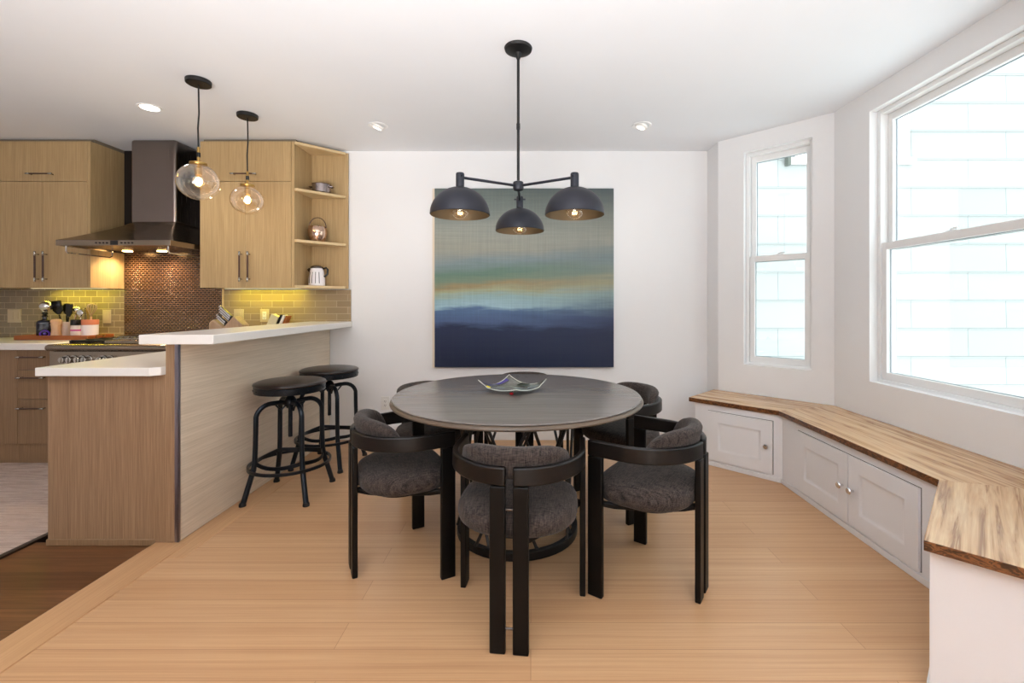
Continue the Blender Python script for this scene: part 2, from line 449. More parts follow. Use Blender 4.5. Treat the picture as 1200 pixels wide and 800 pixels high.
# outward normal of A1->A2 (going toward camera and right) is (+,+): frame_M gives v=(-u.y,u.x) = (.707,.707) : already outward
for nm, p0, p1, op, wn, lab in (
        ('wall_bay_far', A1, A2, (.205, .685, .717, 2.413), 'window_1', 'narrow white double-hung window over the far end of the bench'),
        ('wall_bay_side', A2, A3, (.332, 1.30, .712, 2.413), 'window_2', 'wide white double-hung window over the long side of the bench'),
        ('wall_bay_near', A3, A4, (.132, .612, .717, 2.413), 'window_3', 'narrow double-hung window nearest the camera')):
    Mx, L = bay_wall(nm, p0, p1, op)
    window(wn, Mx, op, lab)

# outside: neighbouring house in the light well
nb = thing('neighbor_house', 'white shingled wall of the house next door, outside the windows', 'building', (4.5, 5.0, -1))
m = MB(); z = -1.0; r = .3113
z0 = 2.79 - 13 * r
rings = []
prof = []
k = 0
while z0 + k * r < 6.0:
    zz = z0 + k * r
    prof += [(5.0 - .012, zz), (5.0, zz + r)]
    k += 1
m.loft([[(1.75, y, z), (14, y, z)] for y, z in prof], closed=False, cap=False)
part('siding', m, M['siding'], nb, smooth=0)
m = MB().box(2.84, 4.21, 4.93, 4.985, 2.735, 2.80); m.box(2.90, 4.15, 4.95, 4.985, 2.80, 2.86)
part('window_sill', m, M['trim'], nb, bevel=.004)
for a in (2.90, 4.07): part('window_frame', MB().box(a, a + .08, 4.955, 4.985, 2.86, 4.2), M['trim'], nb)
part('pane', MB().box(2.98, 4.07, 4.965, 4.985, 2.86, 4.2), plain('pale window pane', (214, 226, 240), .1), nb, smooth=0)
m = MB().box(2.80, 2.832, 4.92, 4.985, 2.715, 2.90)
part('bracket', m, plain('grey bracket', (86, 92, 84), .6), nb)

# ------------------------------------------------------------------ window bench
BF1 = 4.685; XF = 1.66
J1, J2 = (XF, BF1 - XF), (XF, 1.84)
E1f, E1w = (1.213, 3.472), (1.5305, 3.7895)
E3f, E3w = (1.19, 1.37), (1.510, 1.050)
bt = thing('window_bench', 'striped tigerwood bench seat running around the bay under the windows', 'bench', (1.9, 2.43, .453))
def board(poly, mt):
    m = MB().prism(poly, .4535, .485)
    o = part('seat_board', m, M[mt], bt, bevel=.0015)
    o.data.materials.append(M['bench_edge'])
    for p in o.data.polygons:
        if abs(p.normal.z) < .5: p.material_index = 1
    return o
g = .003
board([E1f, J1, (A2[0] - g, A2[1] - g), (A1[0] - .03, A1[1] + .02)], 'bench1')
board([J1, J2, (A3[0] - g, A3[1] + g), (A2[0] - g, A2[1] - g)], 'bench2')
board([J2, E3f, E3w, (A3[0] - g, A3[1] + g)], 'bench3')

def bench_unit(p0, p1, label, doors, depth=.42, poly=None):
    """face from p0 to p1 (travelling toward the camera), room side is v<0"""
    Mx, L = frame_M(p0, p1)
    c = thing('bench_cabinet', label, 'cabinet', (p0[0], p0[1], 0), 'built-in cabinets under the window bench')
    m = MB().prism(poly, 0.0005, .4525)
    part('carcass', m, M['cab_white'], c, bevel=.002)
    m = MB().box(.004, L - .004, -.007, -.0002, .0008, .032)
    part('plinth', m.xf(Mx), M['cab_white'], c, bevel=.002)
    for (u0, u1, side) in doors:
        z0, z1 = .047, .405
        fr = MB()
        st = .072
        # reveal, frame and a raised field with moulding
        v0, v1 = -.013, -.0002
        fr.box(u0, u0 + st, v0, v1, z0, z1); fr.box(u1 - st, u1, v0, v1, z0, z1)
        fr.box(u0 + st, u1 - st, v0, v1, z0, z0 + st); fr.box(u0 + st, u1 - st, v0, v1, z1 - st, z1)
        i0, i1, k0, k1 = u0 + st, u1 - st, z0 + st, z1 - st
        def rect(a, v): return [(i0 + a, v, k0 + a), (i1 - a, v, k0 + a), (i1 - a, v, k1 - a), (i0 + a, v, k1 - a)]
        fr.loft([rect(0, -.013), rect(.004, -.0125), rect(.012, -.0065), rect(.018, -.005), rect(.03, -.005)], cap=False)
        fr.face(rect(.03, -.005))
        d = part('door', fr.xf(Mx), M['cab_white'], c, smooth=30)
        gp = MB()
        for a, b_, e, f in ((u0 - .003, u0 - .0002, z0 - .003, z1 + .003), (u1 + .0002, u1 + .003, z0 - .003, z1 + .003), (u0, u1, z0 - .003, z0 - .0002), (u0, u1, z1 + .0002, z1 + .003)):
            gp.box(a, b_, -.0012, -.0001, e, f)
        part('door_gap', gp.xf(Mx), plain('shadow gap', (70, 66, 66), .9), c, smooth=0)
        ku = u1 - .036 if side > 0 else u0 + .036
        kn = MB()
        pr = [(.0065, 0), (.0065, .012), (.009, .014), (.016, .019), (.0175, .025), (.014, .030), (.0005, .031)]
        R = Matrix.Rotation(PI / 2, 4, 'X')
        kn.lathe([(r_, z_) for r_, z_ in pr], 18, M=R)
        kn.xf(Mx @ Matrix.Translation((ku, -.0132, .232)))
        part('knob', kn, M['chrome'], d)
    return c
o = .016 / math.sqrt(2)
b1a, b1b = (1.213 + .03 + o, 3.472 - .03 + o), (XF + .022, BF1 + .0226 - XF - .022)
b2b = (XF + .022, 1.84 - .006)
bench_unit(b1a, b1b, 'one-door white bench cabinet set diagonally under the narrow window', [(.105, .548, 1)],
           poly=[b1a, b1b, (A2[0] - .01, A2[1] - .01), (A1[0] - .02, A1[1] + .0)])
dy = b1b[1]
bench_unit(b1b, b2b, 'two-door white bench cabinet under the wide window', [(dy - 2.842, dy - 2.383, 1), (dy - 2.377, dy - 1.948, -1)],
           poly=[(b1b[0], b1b[1]), b2b, (A3[0] - .01, A3[1] + .01), (A2[0] - .01, A2[1] - .01)])
o = .016 / math.sqrt(2)
e3 = (E3f[0] + .03 + o - .004, E3f[1] + .03 - o + .004)
bench_unit(b2b, e3, 'white bench cabinet with a plain end panel, nearest the camera', [],
           poly=[b2b, e3, (e3[0] + .30, e3[1] - .30), (A3[0] - .01, A3[1] + .01)])

# ------------------------------------------------------------------ peninsula and bar
pw = thing('bar_half_wall', 'oak-clad half wall carrying the raised bar beside the stools', 'half wall', (-1.8, 3.1, 0))
part('core', MB().box(-1.832, -1.776, 2.277, YB - .001, .0032, .998), M['oak_low'], pw, smooth=0)
part('side_panel', MB().box(-1.7758, -1.770, 2.285, YB - .016, .004, .998), M['oak_side'], pw, smooth=0, label='pale side panel with level grain')
part('end_panel', MB().box(-1.8325, -1.788, 2.271, 2.2768, .004, .998), M['oak_end'], pw, smooth=0)
m = MB().box(-1.7878, -1.768, 2.2685, 2.2768, .0045, .998); m.box(-1.7757, -1.768, 2.2685, 2.2848, .0045, .998)
part('corner_trim', m, M['corner'], pw, bevel=.002)
bar = part('bar_counter', MB().prism([(-1.948, 2.245), (-1.577, 2.245), (-1.577, YB - .001), (-1.948, YB - .001)], .9985, 1.0465), M['quartz'], loc=(-1.76, 3.1, .9985), bevel=.004)
tag(bar, 'raised white quartz bar top above the two stools', 'countertop')
pc = thing('peninsula_cabinet', 'oak peninsula cabinet with a tall plain end panel facing the dining area', 'cabinet', (-2.12, 2.9, 0))
part('carcass', MB().box(-2.40, -1.8335, 2.291, 3.40, .01, .845), M['oak_low'], pc, smooth=0)
part('end_panel', MB().box(-2.425, -1.8335, 2.271, 2.2905, -.004, .845), M['oak_end'], pc, bevel=.0015)
part('side_panel', MB().box(-2.425, -2.4005, 2.291, 3.40, .01, .845), M['oak_low'], pc, bevel=.0015)
part('base_strip', MB().box(-2.427, -1.886, 2.262, 2.2705, -.0115, .022), M['oak_low'], pc, bevel=.004)
ct = thing('kitchen_counter', 'lower white quartz counter on the peninsula, stepping down beside the bar', 'countertop', (-2.12, 3.0, .846))
part('slab', MB().prism([(-2.43, 2.215), (-1.868, 2.215), (-1.835, 2.245), (-1.835, YB - .02), (-2.655, YB - .02), (-2.655, 3.4), (-2.43, 3.4)], .8455, .887), M['quartz'], ct, bevel=.003)
cc = thing('corner_base_cabinet', 'oak base cabinet in the corner between range and peninsula', 'cabinet', (-2.25, 3.7, 0))
part('carcass', MB().box(-2.65, -1.8335, 3.4015, YB - .02, 0, .845), M['oak_low'], cc, smooth=0)

# ------------------------------------------------------------------ backsplash
def slab(name, x0, x1, z0, z1, mat, y=.012):
    return struct(name, MB().box(x0, x1, YB - y, YB, z0, z1), mat, smooth=0)
slab('wall_mosaic', -3.585, -2.722, .5, 1.75, M['mosaic'])
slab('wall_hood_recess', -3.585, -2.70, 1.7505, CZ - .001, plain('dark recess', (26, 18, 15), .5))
slab('wall_tile_near_bar', -2.705, -1.588, 1.047, 1.325, M['tile'])
slab('wall_tile_low', -2.705, -1.95, .888, 1.0468, M['tile'])
slab('wall_tile_left', XL, -3.586, .85, 1.37, M['tile_left'])
struct('trim_4', MB().box(-2.7215, -2.7055, YB - .014, YB, .888, 1.37), M['oak_shelf'], smooth=0)

# ------------------------------------------------------------------ upper cabinets
def bar_pull(c, horiz, L, parent, y):
    x, z = c
    m = MB(); e = MB()
    h = L / 2
    if horiz:
        m.cyl((x - h * .72, y - .032, z), (x + h * .72, y - .032, z), .0055)
        for s in (-1, 1):
            e.cyl((x + s * h * .72, y - .032, z), (x + s * h, y - .032, z), .0062); e.cyl((x + s * h * .82, y - .032, z), (x + s * h * .82, y - .0003, z), .005)
    else:
        m.cyl((x, y - .032, z - h * .72), (x, y - .032, z + h * .72), .0065)
        for s in (-1, 1):
            e.cyl((x, y - .032, z + s * h * .72), (x, y - .032, z + s * h), .0072); e.cyl((x, y - .032, z + s * h * .82), (x, y - .0003, z + s * h * .82), .005)
    hd = part('handle', m, M['pull'], parent, label='dark wooden pull with nickel ends')
    WORG[hd] = WORG[parent]
    # the nickel posts belong to the same handle mesh
    return hd, e

def add_pull(c, horiz, L, parent, y):
    hd, e = bar_pull(c, horiz, L, parent, y)
    b = bmesh.new(); b.from_mesh(hd.data); n0 = len(b.faces)
    e.b.transform(Matrix.Translation(-WORG[parent]))
    tmp = bpy.data.meshes.new('posts'); e.b.to_mesh(tmp); b.from_mesh(tmp); e.b.free()
    b.faces.ensure_lookup_table()
    for i in range(n0, len(b.faces)): b.faces[i].material_index = 1; b.faces[i].smooth = True
    b.to_mesh(hd.data); b.free(); hd.data.materials.append(M['nickel']); bpy.data.meshes.remove(tmp)

YF = 3.68; ZT = 2.523; ZB = 1.332; ZS = 2.197
def upper(x0, x1, label, panel_right=.024):
    c = thing('wall_cabinet', label, 'cabinet', ((x0 + x1) / 2, 3.84, ZB))
    part('carcass', MB().box(x0 + .001, x1 - panel_right - .001, YF + .021, YB - .013, ZB + .001, ZT - .001), M['oak_up'], c, smooth=0)
    part('side_panel', MB().box(x1 - panel_right, x1, YF, YB - .013, ZB, ZT), M['oak_up'], c, bevel=.001)
    xr = x1 - panel_right - .003
    xm = (x0 + xr) / 2
    ld = part('door', MB().box(x0 + .002, xr, YF, YF + .0195, ZS + .002, ZT), M['oak_up'], c, bevel=.001, label='lift-up door')
    add_pull(((x0 + xr) / 2, ZS + .055), True, .21, ld, YF)
    for a, b_, hx in ((x0 + .002, xm - .0015, xm - .030), (xm + .0015, xr, xm + .036)):
        d = part('door', MB().box(a, b_, YF, YF + .0195, ZB, ZS - .002), M['oak_up'], c, bevel=.001)
        add_pull((hx, ZB + .17), False, .245, d, YF)
    part('light_strip', MB().box(x0 + .1, x1 - .03, YF + .15, YF + .18, ZB - .003, ZB + .0005), M['led_y'], c, smooth=0, label='glowing light strip under the doors')
    return c
upper(-4.335, -3.583, 'oak wall cabinet beside the range hood, over the utensil tray')
upper(-2.693, -1.924, 'oak wall cabinet hung behind the two glass pendants')
c3 = thing('wall_cabinet', 'oak wall cabinet at the far edge of the kitchen, cut by the frame', 'cabinet', (-4.75, 3.84, ZB))
part('carcass', MB().box(XL + .001, -4.337, YF + .021, YB - .013, ZB, ZT), M['oak_up'], c3, smooth=0)
part('door', MB().box(XL + .001, -4.338, YF, YF + .0195, ZB, ZT), M['oak_up'], c3, bevel=.001)
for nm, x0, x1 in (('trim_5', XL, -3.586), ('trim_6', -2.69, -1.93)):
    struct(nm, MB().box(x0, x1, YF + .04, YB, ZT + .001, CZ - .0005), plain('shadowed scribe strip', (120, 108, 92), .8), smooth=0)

sh = thing('corner_shelf', 'open oak corner shelf with slanted fronts at the end of the wall cabinets', 'shelf', (-1.78, 3.86, ZB))
part('back_panel', MB().box(-1.9235, -1.604, YB - .0285, YB - .0135, ZB, ZT), M['oak_up'], sh, bevel=.001)
for zz in (ZB, 1.705, 2.122, ZT - .022):
    part('shelf_board', MB().prism([(-1.9230, YF + .004), (-1.905, YF + .004), (-1.622, YB - .05), (-1.622, YB - .029), (-1.9230, YB - .029)], zz, zz + .022), M['oak_shelf'], sh, bevel=.001)

# ------------------------------------------------------------------ range hood
hd = thing('range_hood', 'stainless chimney hood over the range', 'range hood', (-3.15, 3.7, 1.64))
HX0, HX1, HY = -3.578, -2.715, 3.405
part('chimney', MB().box(-3.285, -2.915, 3.71, YB - .0125, 1.86, CZ - .002), M['steel'], hd, bevel=.022, seg=4)
m = MB()
def ring(f, z):
    a = HX0 + (-3.287 - HX0) * f; b_ = HX1 + (-2.913 - HX1) * f; y = HY + (3.708 - HY) * f
    return [(a, y, z), (b_, y, z), (b_, YB - .0125, z), (a, YB - .0125, z)]
m.loft([ring(0, 1.682), ring(.22, 1.714), ring(.48, 1.757), ring(.74, 1.803), ring(.93, 1.842), ring(1, 1.862)])
part('canopy', m, M['steel_h'], hd, smooth=60)
rim = MB()
for x0, x1, y0, y1 in ((HX0, HX1, HY, HY + .012), (HX0, HX0 + .012, HY + .012, YB - .0125), (HX1 - .012, HX1, HY + .012, YB - .0125)):
    rim.box(x0, x1, y0, y1, 1.640, 1.6815)
part('rim', rim, M['steel_h'], hd, bevel=.0015)
part('filter', MB().box(HX0 + .013, HX1 - .013, HY + .013, YB - .013, 1.652, 1.658), M['steel_dark'], hd, smooth=0)
cp = MB().box(-3.165, -3.11, HY - .002, HY - .0002, 1.645, 1.677)
part('display', cp, M['black_gloss'], hd, smooth=0)
for i in range(4):
    for s in (-1, 1):
        x = -3.137 + s * (.055 + .027 * i)
        part('button', MB().cyl((x, HY - .0002, 1.660), (x, HY - .004, 1.660), .006, n=12), M['black_gloss'], hd)
for x in (HX0 + .05, HX1 + .0):
    s = -1 if x < -3.2 else 1
    xx = HX0 + .06 if s < 0 else HX1 - .03
    part('rail', MB().tube([(xx, HY + .02, 1.6395), (xx, HY + .02, 1.60), (xx, HY + .03, 1.588), (xx, 3.78, 1.588), (xx, 3.80, 1.60), (xx, 3.80, 1.6395)], .0055), M['chrome'], hd)
for x in (-3.45, -3.155):
    part('lamp', MB().lathe([(.034, 1.6475), (.034, 1.6515)], 20, (x, 3.87, 0)), M['halogen'], hd, label='glowing round hood lamp')

# ------------------------------------------------------------------ base cabinets, range
bc = thing('drawer_cabinet', 'oak drawer unit with three drawers beside the range', 'cabinet', (-3.76, 3.7, 0))
X0, X1, YC = -3.882, -3.600, 3.42
part('carcass', MB().box(X0 + .002, X1, YC + .021, YB - .02, .0, .8535), M['oak_low'], bc, smooth=0)
part('toe_board', MB().box(X0, X1, YC + .012, YC + .0205, -.004, .138), M['oak_low'], bc, smooth=0)
for z0, z1, hz in ((.702, .850, .80), (.480, .699, .645), (.142, .477, .415)):
    d = part('drawer', MB().box(X0 + .002, X1 - .022, YC, YC + .0205, z0, z1), M['oak_low'], bc, bevel=.001)
    add_pull((-3.757, hz), True, .205, d, YC)
bc = thing('base_cabinet', 'oak base cabinet with a plain door, at the frame edge next to the drawers', 'cabinet', (-4.4, 3.7, 0))
part('carcass', MB().box(XL + .001, X0 - .001, YC + .021, YB - .02, 0, .8535), M['oak_low'], bc, smooth=0)
part('toe_board', MB().box(XL + .001, X0 - .001, YC + .012, YC + .0205, -.004, .138), M['oak_low'], bc, smooth=0)
part('door', MB().box(-4.33, X0 - .001, YC, YC + .0205, .142, .850), M['oak_low'], bc, bevel=.001)
part('door', MB().box(-4.9, -4.334, YC, YC + .0205, .142, .850), M['oak_low'], bc, bevel=.001)
lc = part('wall_counter', MB().box(XL + .001, -3.592, 3.385, YB - .0125, .8545, .905), M['quartz'], loc=(-4.4, 3.7, .8545), bevel=.006)
tag(lc, 'white quartz counter under the utensil tray, along the back wall', 'countertop')

rg = thing('range', 'stainless range with chunky knobs and a rounded front rail', 'range', (-3.12, 3.69, 0))
RX0, RX1 = -3.586, -2.672
part('body', MB().box(RX0, RX1, 3.40, YB - .0135, .09, .852), M['steel_h'], rg, smooth=0)
part('cooktop', MB().box(RX0, RX1, 3.40, YB - .0135, .8525, .898), M['steel_h'], rg, bevel=.004)
prof = [(3.3995, .852), (3.352, .854), (3.336, .866), (3.335, .88), (3.345, .893), (3.362, .899), (3.3995, .899)]
m = MB().loft([[(RX0, y, z) for y, z in prof], [(RX1, y, z) for y, z in prof]])
part('front_rail', m, M['steel_h'], rg, smooth=50)
part('control_panel', MB().box(RX0, RX1, 3.368, 3.3995, .715, .847), M['steel_h'], rg, bevel=.003)
for px in (72, 80.5, 90, 98, 115.5, 123.5):
    x = (px - 622) / 530 * 3.33
    kn = MB().cyl((x, 3.3675, .787), (x, 3.36, .787), .031, n=24)
    kn.cyl((x, 3.36, .787), (x, 3.322, .787), .024, .021, 24); kn.box(x - .005, x + .005, 3.315, 3.322, .767, .807)
    part('knob', kn, M['nickel'], rg, bevel=.002)
for i in range(2):
    x = -2.96 + .16 * i
    kn = MB().cyl((x, 3.3675, .787), (x, 3.36, .787), .031, n=24); kn.cyl((x, 3.36, .787), (x, 3.322, .787), .024, .021, 24)
    part('knob', kn, M['nickel'], rg, bevel=.002)
dr = part('oven_door', MB().box(RX0 + .005, RX1 - .005, 3.372, 3.3995, .16, .705), M['steel_h'], rg, bevel=.004)
m = MB().cyl((RX0 + .06, 3.335, .655), (RX1 - .06, 3.335, .655), .013)
for x in (RX0 + .09, RX1 - .09): m.cyl((x, 3.335, .655), (x, 3.3718, .655), .009)
part('handle', m, M['steel_h'], dr)
for x0, x1, mt, nm in ((RX0 + .085, RX0 + .345, 'black', 'grate'), (RX1 - .27, RX1 - .03, 'black', 'grate')):
    m = MB(); z0, z1 = .8995, .925
    for k in range(5):
        y = 3.44 + k * .115; m.box(x0, x1, y, y + .014, z0 + .008, z1)
    for k in range(3):
        x = x0 + k * (x1 - x0 - .016) / 2; m.box(x, x + .016, 3.43, 3.92, z0, z1 - .003)
    part(nm, m, M[mt], rg, bevel=.002)
m = MB().box(RX0 + .35, RX1 - .275, 3.43, 3.90, .8985, .922)
part('griddle', m, M['steel_h'], rg, bevel=.004)
pot = thing('roasting_rack', 'low wire rack lying on the griddle of the range', 'rack', (-3.1, 3.7, .9225))
m = MB()
for k in range(7): m.tube([(-3.27 + k * .05, 3.55, .928), (-3.27 + k * .05, 3.6, .945), (-3.27 + k * .05, 3.84, .945), (-3.27 + k * .05, 3.88, .928)], .0035, 6)
m.tube([(-3.28, 3.58, .937), (-2.96, 3.58, .937)], .0035, 6); m.tube([(-3.28, 3.86, .937), (-2.96, 3.86, .937)], .0035, 6)
m.tube([(-3.28, 3.55, .926), (-2.96, 3.55, .926)], .0035, 6); m.tube([(-3.28, 3.88, .926), (-2.96, 3.88, .926)], .0035, 6)
part('wires', m, M['chrome'], pot)

# ------------------------------------------------------------------ switch plates and outlets
def plate(name, label, x, z, w, h, mat, y, rockers=1, socket=False):
    t = thing(name, label, 'outlet' if socket else 'switch', (x, y, z))
    part('plate', MB().box(x - w / 2, x + w / 2, y - .006, y - .0003, z - h / 2, z + h / 2), mat, t, bevel=.0015)
    for k in range(rockers):
        xx = x + (k - (rockers - 1) / 2) * .046
        if socket:
            m = MB()
            m.box(xx - .017, xx + .017, y - .0085, y - .0062, z - .034, z + .034)
            part('socket', m, M['plate'], t, bevel=.001)
            m = MB()
            for dz in (-.018, .018):
                m.box(xx - .008, xx - .005, y - .0092, y - .0086, z + dz - .005, z + dz + .005); m.box(xx + .005, xx + .008, y - .0092, y - .0086, z + dz - .004, z + dz + .004)
                m.cyl((xx, y - .0086, z + dz - .009), (xx, y - .0092, z + dz - .009), .0025, n=8)
            part('slot', m, M['slot'], t, smooth=0)
        else:
            part('rocker', MB().box(xx - .016, xx + .016, y - .009, y - .0062, z - .033, z + .033), mat, t, bevel=.001)
    return t
yt = YB - .012
plate('wall_outlet', 'white duplex outlet low on the dining room wall behind the table', -1.285, .325, .072, .117, M['plate'], YB, 1, True)
plate('switch_plate', 'wide beige switch plate on the tile near the frame edge', -4.55, 1.095, .118, .118, M['plate_beige'], yt, 2)
plate('switch_plate', 'beige switch plate on the tile beside the mosaic, behind the white crock', -3.735, 1.09, .072, .118, M['plate_beige'], yt, 1)
plate('switch_plate', 'beige switch plate behind the knife block', -2.572, 1.095, .085, .118, M['plate_beige'], yt, 1)
plate('wall_outlet', 'small outlet with a white socket on the lit tile above the bar', -2.345, 1.098, .078, .112, M['plate_beige'], yt, 1, True)

# ------------------------------------------------------------------ tray and its things
ZC = .9055
tr = thing('serving_tray', 'low cherry-wood tray on the counter beside the range', 'tray', (-3.93, 3.80, ZC))
m = MB().box(-4.22, -3.62, 3.69, 3.93, ZC, ZC + .012)
for b_ in ((-4.22, -3.62, 3.69, 3.702), (-4.22, -3.62, 3.918, 3.93), (-4.22, -4.208, 3.702, 3.918), (-3.632, -3.62, 3.702, 3.918)): m.box(*b_, ZC + .012, ZC + .036)
part('tray_body', m, M['tray'], tr, bevel=.003)
part('handle', MB().tube([(-3.6198, 3.77, ZC + .02), (-3.60, 3.752, ZC + .034), (-3.597, 3.80, ZC + .036), (-3.60, 3.825, ZC + .034), (-3.6198, 3.83, ZC + .02)], .006), M['brass_cap'], tr)
ZTr = ZC + .0125
def px2x(px, y): return (px - 622) / 530 * y
# dark bottle
x = px2x(52.5, 3.78)
b = thing('decanter', 'square indigo bottle with a silver ball stopper on the tray', 'bottle', (x, 3.78, ZTr))
def sq(r, z, n=24, p=4):
    out = []
    for k in range(n):
        a = 2 * PI * k / n; ca, sa = math.cos(a), math.sin(a)
        out.append((x + r * abs(ca) ** (2 / p) * (1 if ca >= 0 else -1), 3.78 + r * .8 * abs(sa) ** (2 / p) * (1 if sa >= 0 else -1), ZTr + z))
    return out
DR = Matrix.Translation((x, 3.78, 0)) @ Matrix.Rotation(math.radians(46), 4, 'Z') @ Matrix.Translation((-x, -3.78, 0))
part('body', MB().loft([sq(.047, 0), sq(.05, .006), sq(.05, .125), sq(.045, .14), sq(.02, .15), sq(.014, .156), sq(.014, .172)]).xf(DR), M['indigo'], b, smooth=50)
part('collar', MB().lathe([(.019, ZTr + .1725), (.02, ZTr + .18), (.014, ZTr + .19), (.02, ZTr + .20), (.016, ZTr + .212)], 20, (x, 3.78, 0)), M['black_gloss'], b)
st_ = part('stopper', MB().ball((x + .012, 3.78, ZTr + .262), .043, 24, 14).lathe([(.012, ZTr + .2125), (.022, ZTr + .228)], 16, (x, 3.78, 0)), M['chrome'], b)
m = MB()
for k in range(28):
    pass
m.tube([(x + .026 * math.cos(2 * PI * k / 24), 3.7345, ZTr + .034 + .026 * math.sin(2 * PI * k / 24)) for k in range(24)], .006, 8, loop=True)
m.lathe([(.012, 0), (.008, .006), (.0005, .008)], 16, (x, 3.7395, ZTr + .034), M=Matrix.Rotation(PI / 2, 4, 'X'))
part('emblem', m.xf(DR), M['purple'], b)
# pepper mill
x = px2x(66, 3.765)
pm = part('pepper_mill', MB().lathe([(.034, 0), (.036, .004), (.033, .03), (.030, .07), (.033, .105), (.036, .112), (.032, .118), (.036, .128), (.036, .142), (.026, .155), (.001, .158)], 24, (x, 3.765, ZTr)), M['peach'], loc=(x, 3.765, ZTr))
tag(pm, 'pale maple pepper mill next to the indigo bottle', 'pepper mill')
# frosted crock
xf = px2x(77.5, 3.845)
fc = part('utensil_crock', MB().lathe([(.047, 0), (.05, .005), (.055, .125), (.0555, .13), (.052, .13), (.047, .012), (.0005, .01)], 28, (xf, 3.845, ZTr)), M['frost'], loc=(xf, 3.845, ZTr))
tag(fc, 'frosted pale crock holding the black utensils', 'crock')
# lidded jar
xj = px2x(89.5, 3.752)
jr = thing('spice_jar', 'clear jar with a black lid and pink band between the crocks', 'jar', (xj, 3.752, ZTr))
part('body', MB().lathe([(.034, 0), (.036, .006), (.036, .09), (.03, .1), (.03, .106)], 24, (xj, 3.752, ZTr)), M['frost'], jr)
part('band', MB().lathe([(.0365, .058), (.037, .06), (.037, .07), (.0365, .072)], 24, (xj, 3.752, ZTr), cap=False), plain('pink band', (196, 70, 140), .4), jr)
part('lid', MB().lathe([(.036, .1065), (.037, .11), (.037, .148), (.033, .153), (.0005, .153)], 24, (xj, 3.752, ZTr)), M['black_gloss'], jr)
# white crock
xw = px2x(103.5, 3.82)
wc = thing('utensil_crock', 'white crock with a terracotta rim holding the whisk', 'crock', (xw, 3.82, ZTr))
part('body', MB().lathe([(.060, 0), (.064, .004), (.0655, .106)], 32, (xw, 3.82, ZTr)), M['white_ceramic'], wc)
part('rim', MB().lathe([(.0656, .1062), (.067, .108), (.067, .147), (.065, .15), (.061, .15), (.060, .1075)], 32, (xw, 3.82, ZTr), cap=False), M['terracotta'], wc)
# utensils
UG = 'cooking utensils in the crocks'
def utensil(name, label, base, tip, head, mat, hmat=None, r=.005):
    t = thing(name, label, 'utensil', base, UG)
    a, b_ = Vector(base), Vector(tip)
    part('handle', MB().cyl(a, a + (b_ - a) * .98, r, n=10), mat, t)
    d = (b_ - a).normalized()
    q = Vector((0, 0, 1)).rotation_difference(d).to_matrix().to_4x4()
    h = head()
    part('head', h.xf(Matrix.Translation(b_) @ q), hmat or mat, t, bevel=0)
    return t
def flat(w0, w1, L, th=.004):
    return lambda: MB().loft([[(-w0, -th, 0), (w0, -th, 0), (w0, th, 0), (-w0, th, 0)], [(-w1, -th, L * .3), (w1, -th, L * .3), (w1, th, L * .3), (-w1, th, L * .3)], [(-w1 * .95, -th, L), (w1 * .95, -th, L), (w1 * .95, th, L), (-w1 * .95, th, L)]])
def spoon(r, s=1.3):
    return lambda: MB().lathe([(.001, 0), (r * .6, r * .3 * s), (r, r * s), (r * .85, r * 1.6 * s), (r * .4, r * 1.95 * s), (.0005, r * 2 * s)], 16).xf(Matrix.Diagonal((1, .35, 1, 1)))
zc = ZTr + .0145
utensil('spatula', 'black slanted spatula, the tallest utensil in the frosted crock', (xf - .012, 3.84, zc), (xf - .034, 3.82, zc + .18), flat(.012, .042, .115), M['black_gloss'])
utensil('spoon', 'round black spoon behind the slanted spatula', (xf + .0, 3.855, zc), (xf - .002, 3.85, zc + .175), spoon(.037), M['black_gloss'])
utensil('turner', 'narrow black turner leaning between the crocks', (xf + .022, 3.83, zc), (xf + .046, 3.82, zc + .16), flat(.010, .028, .11), M['black_gloss'])
utensil('ladle', 'shiny steel ladle rising behind the black lid', (xf + .03, 3.85, zc), (xf + .074, 3.86, zc + .19), lambda: MB().ball((0, 0, .03), .034, 18, 10, .8), M['chrome'])
utensil('spoon', 'shiny steel spoon leaning out of the white crock toward the ladle', (xw - .02, 3.80, zc - .005), (xw - .045, 3.80, zc + .155), spoon(.03, 1.1), M['chrome'])
utensil('spoon', 'bright steel spoon standing in the middle of the white crock', (xw - .008, 3.82, zc - .005), (xw - .012, 3.83, zc + .18), spoon(.024, 1.2), M['brass_cap'])
utensil('skewer', 'thin dark stick standing beside the whisk', (xw + .0, 3.79, zc - .005), (xw + .004, 3.79, zc + .225), lambda: MB().ball((0, 0, .004), .006, 8, 6), M['pull'], r=.003)
def whisk():
    m = MB()
    for k in range(6):
        a = PI * k / 6
        pts = [(.032 * math.sin(PI * min(1, max(0, t)) if False else PI * t) * math.cos(a) * (1 if True else 0), 0, 0) for t in (0,)]
        P = []
        for i in range(17):
            t = i / 16.0; ph = 2 * PI * t
            rr = .034 * math.sin(PI * t * 2) * (0.75 + .25 * math.sin(PI * t))
            zz = .105 * math.sin(PI * t)
            P.append((rr * math.cos(a), rr * math.sin(a), zz))
        m.tube(P, .0022, 6)
    return m
utensil('whisk', 'balloon whisk of pale wires in the white crock', (xw + .018, 3.81, zc - .005), (xw + .034, 3.81, zc + .165), whisk, M['peach'], plain('whisk wire', (206, 178, 148), .35, .5), r=.007)

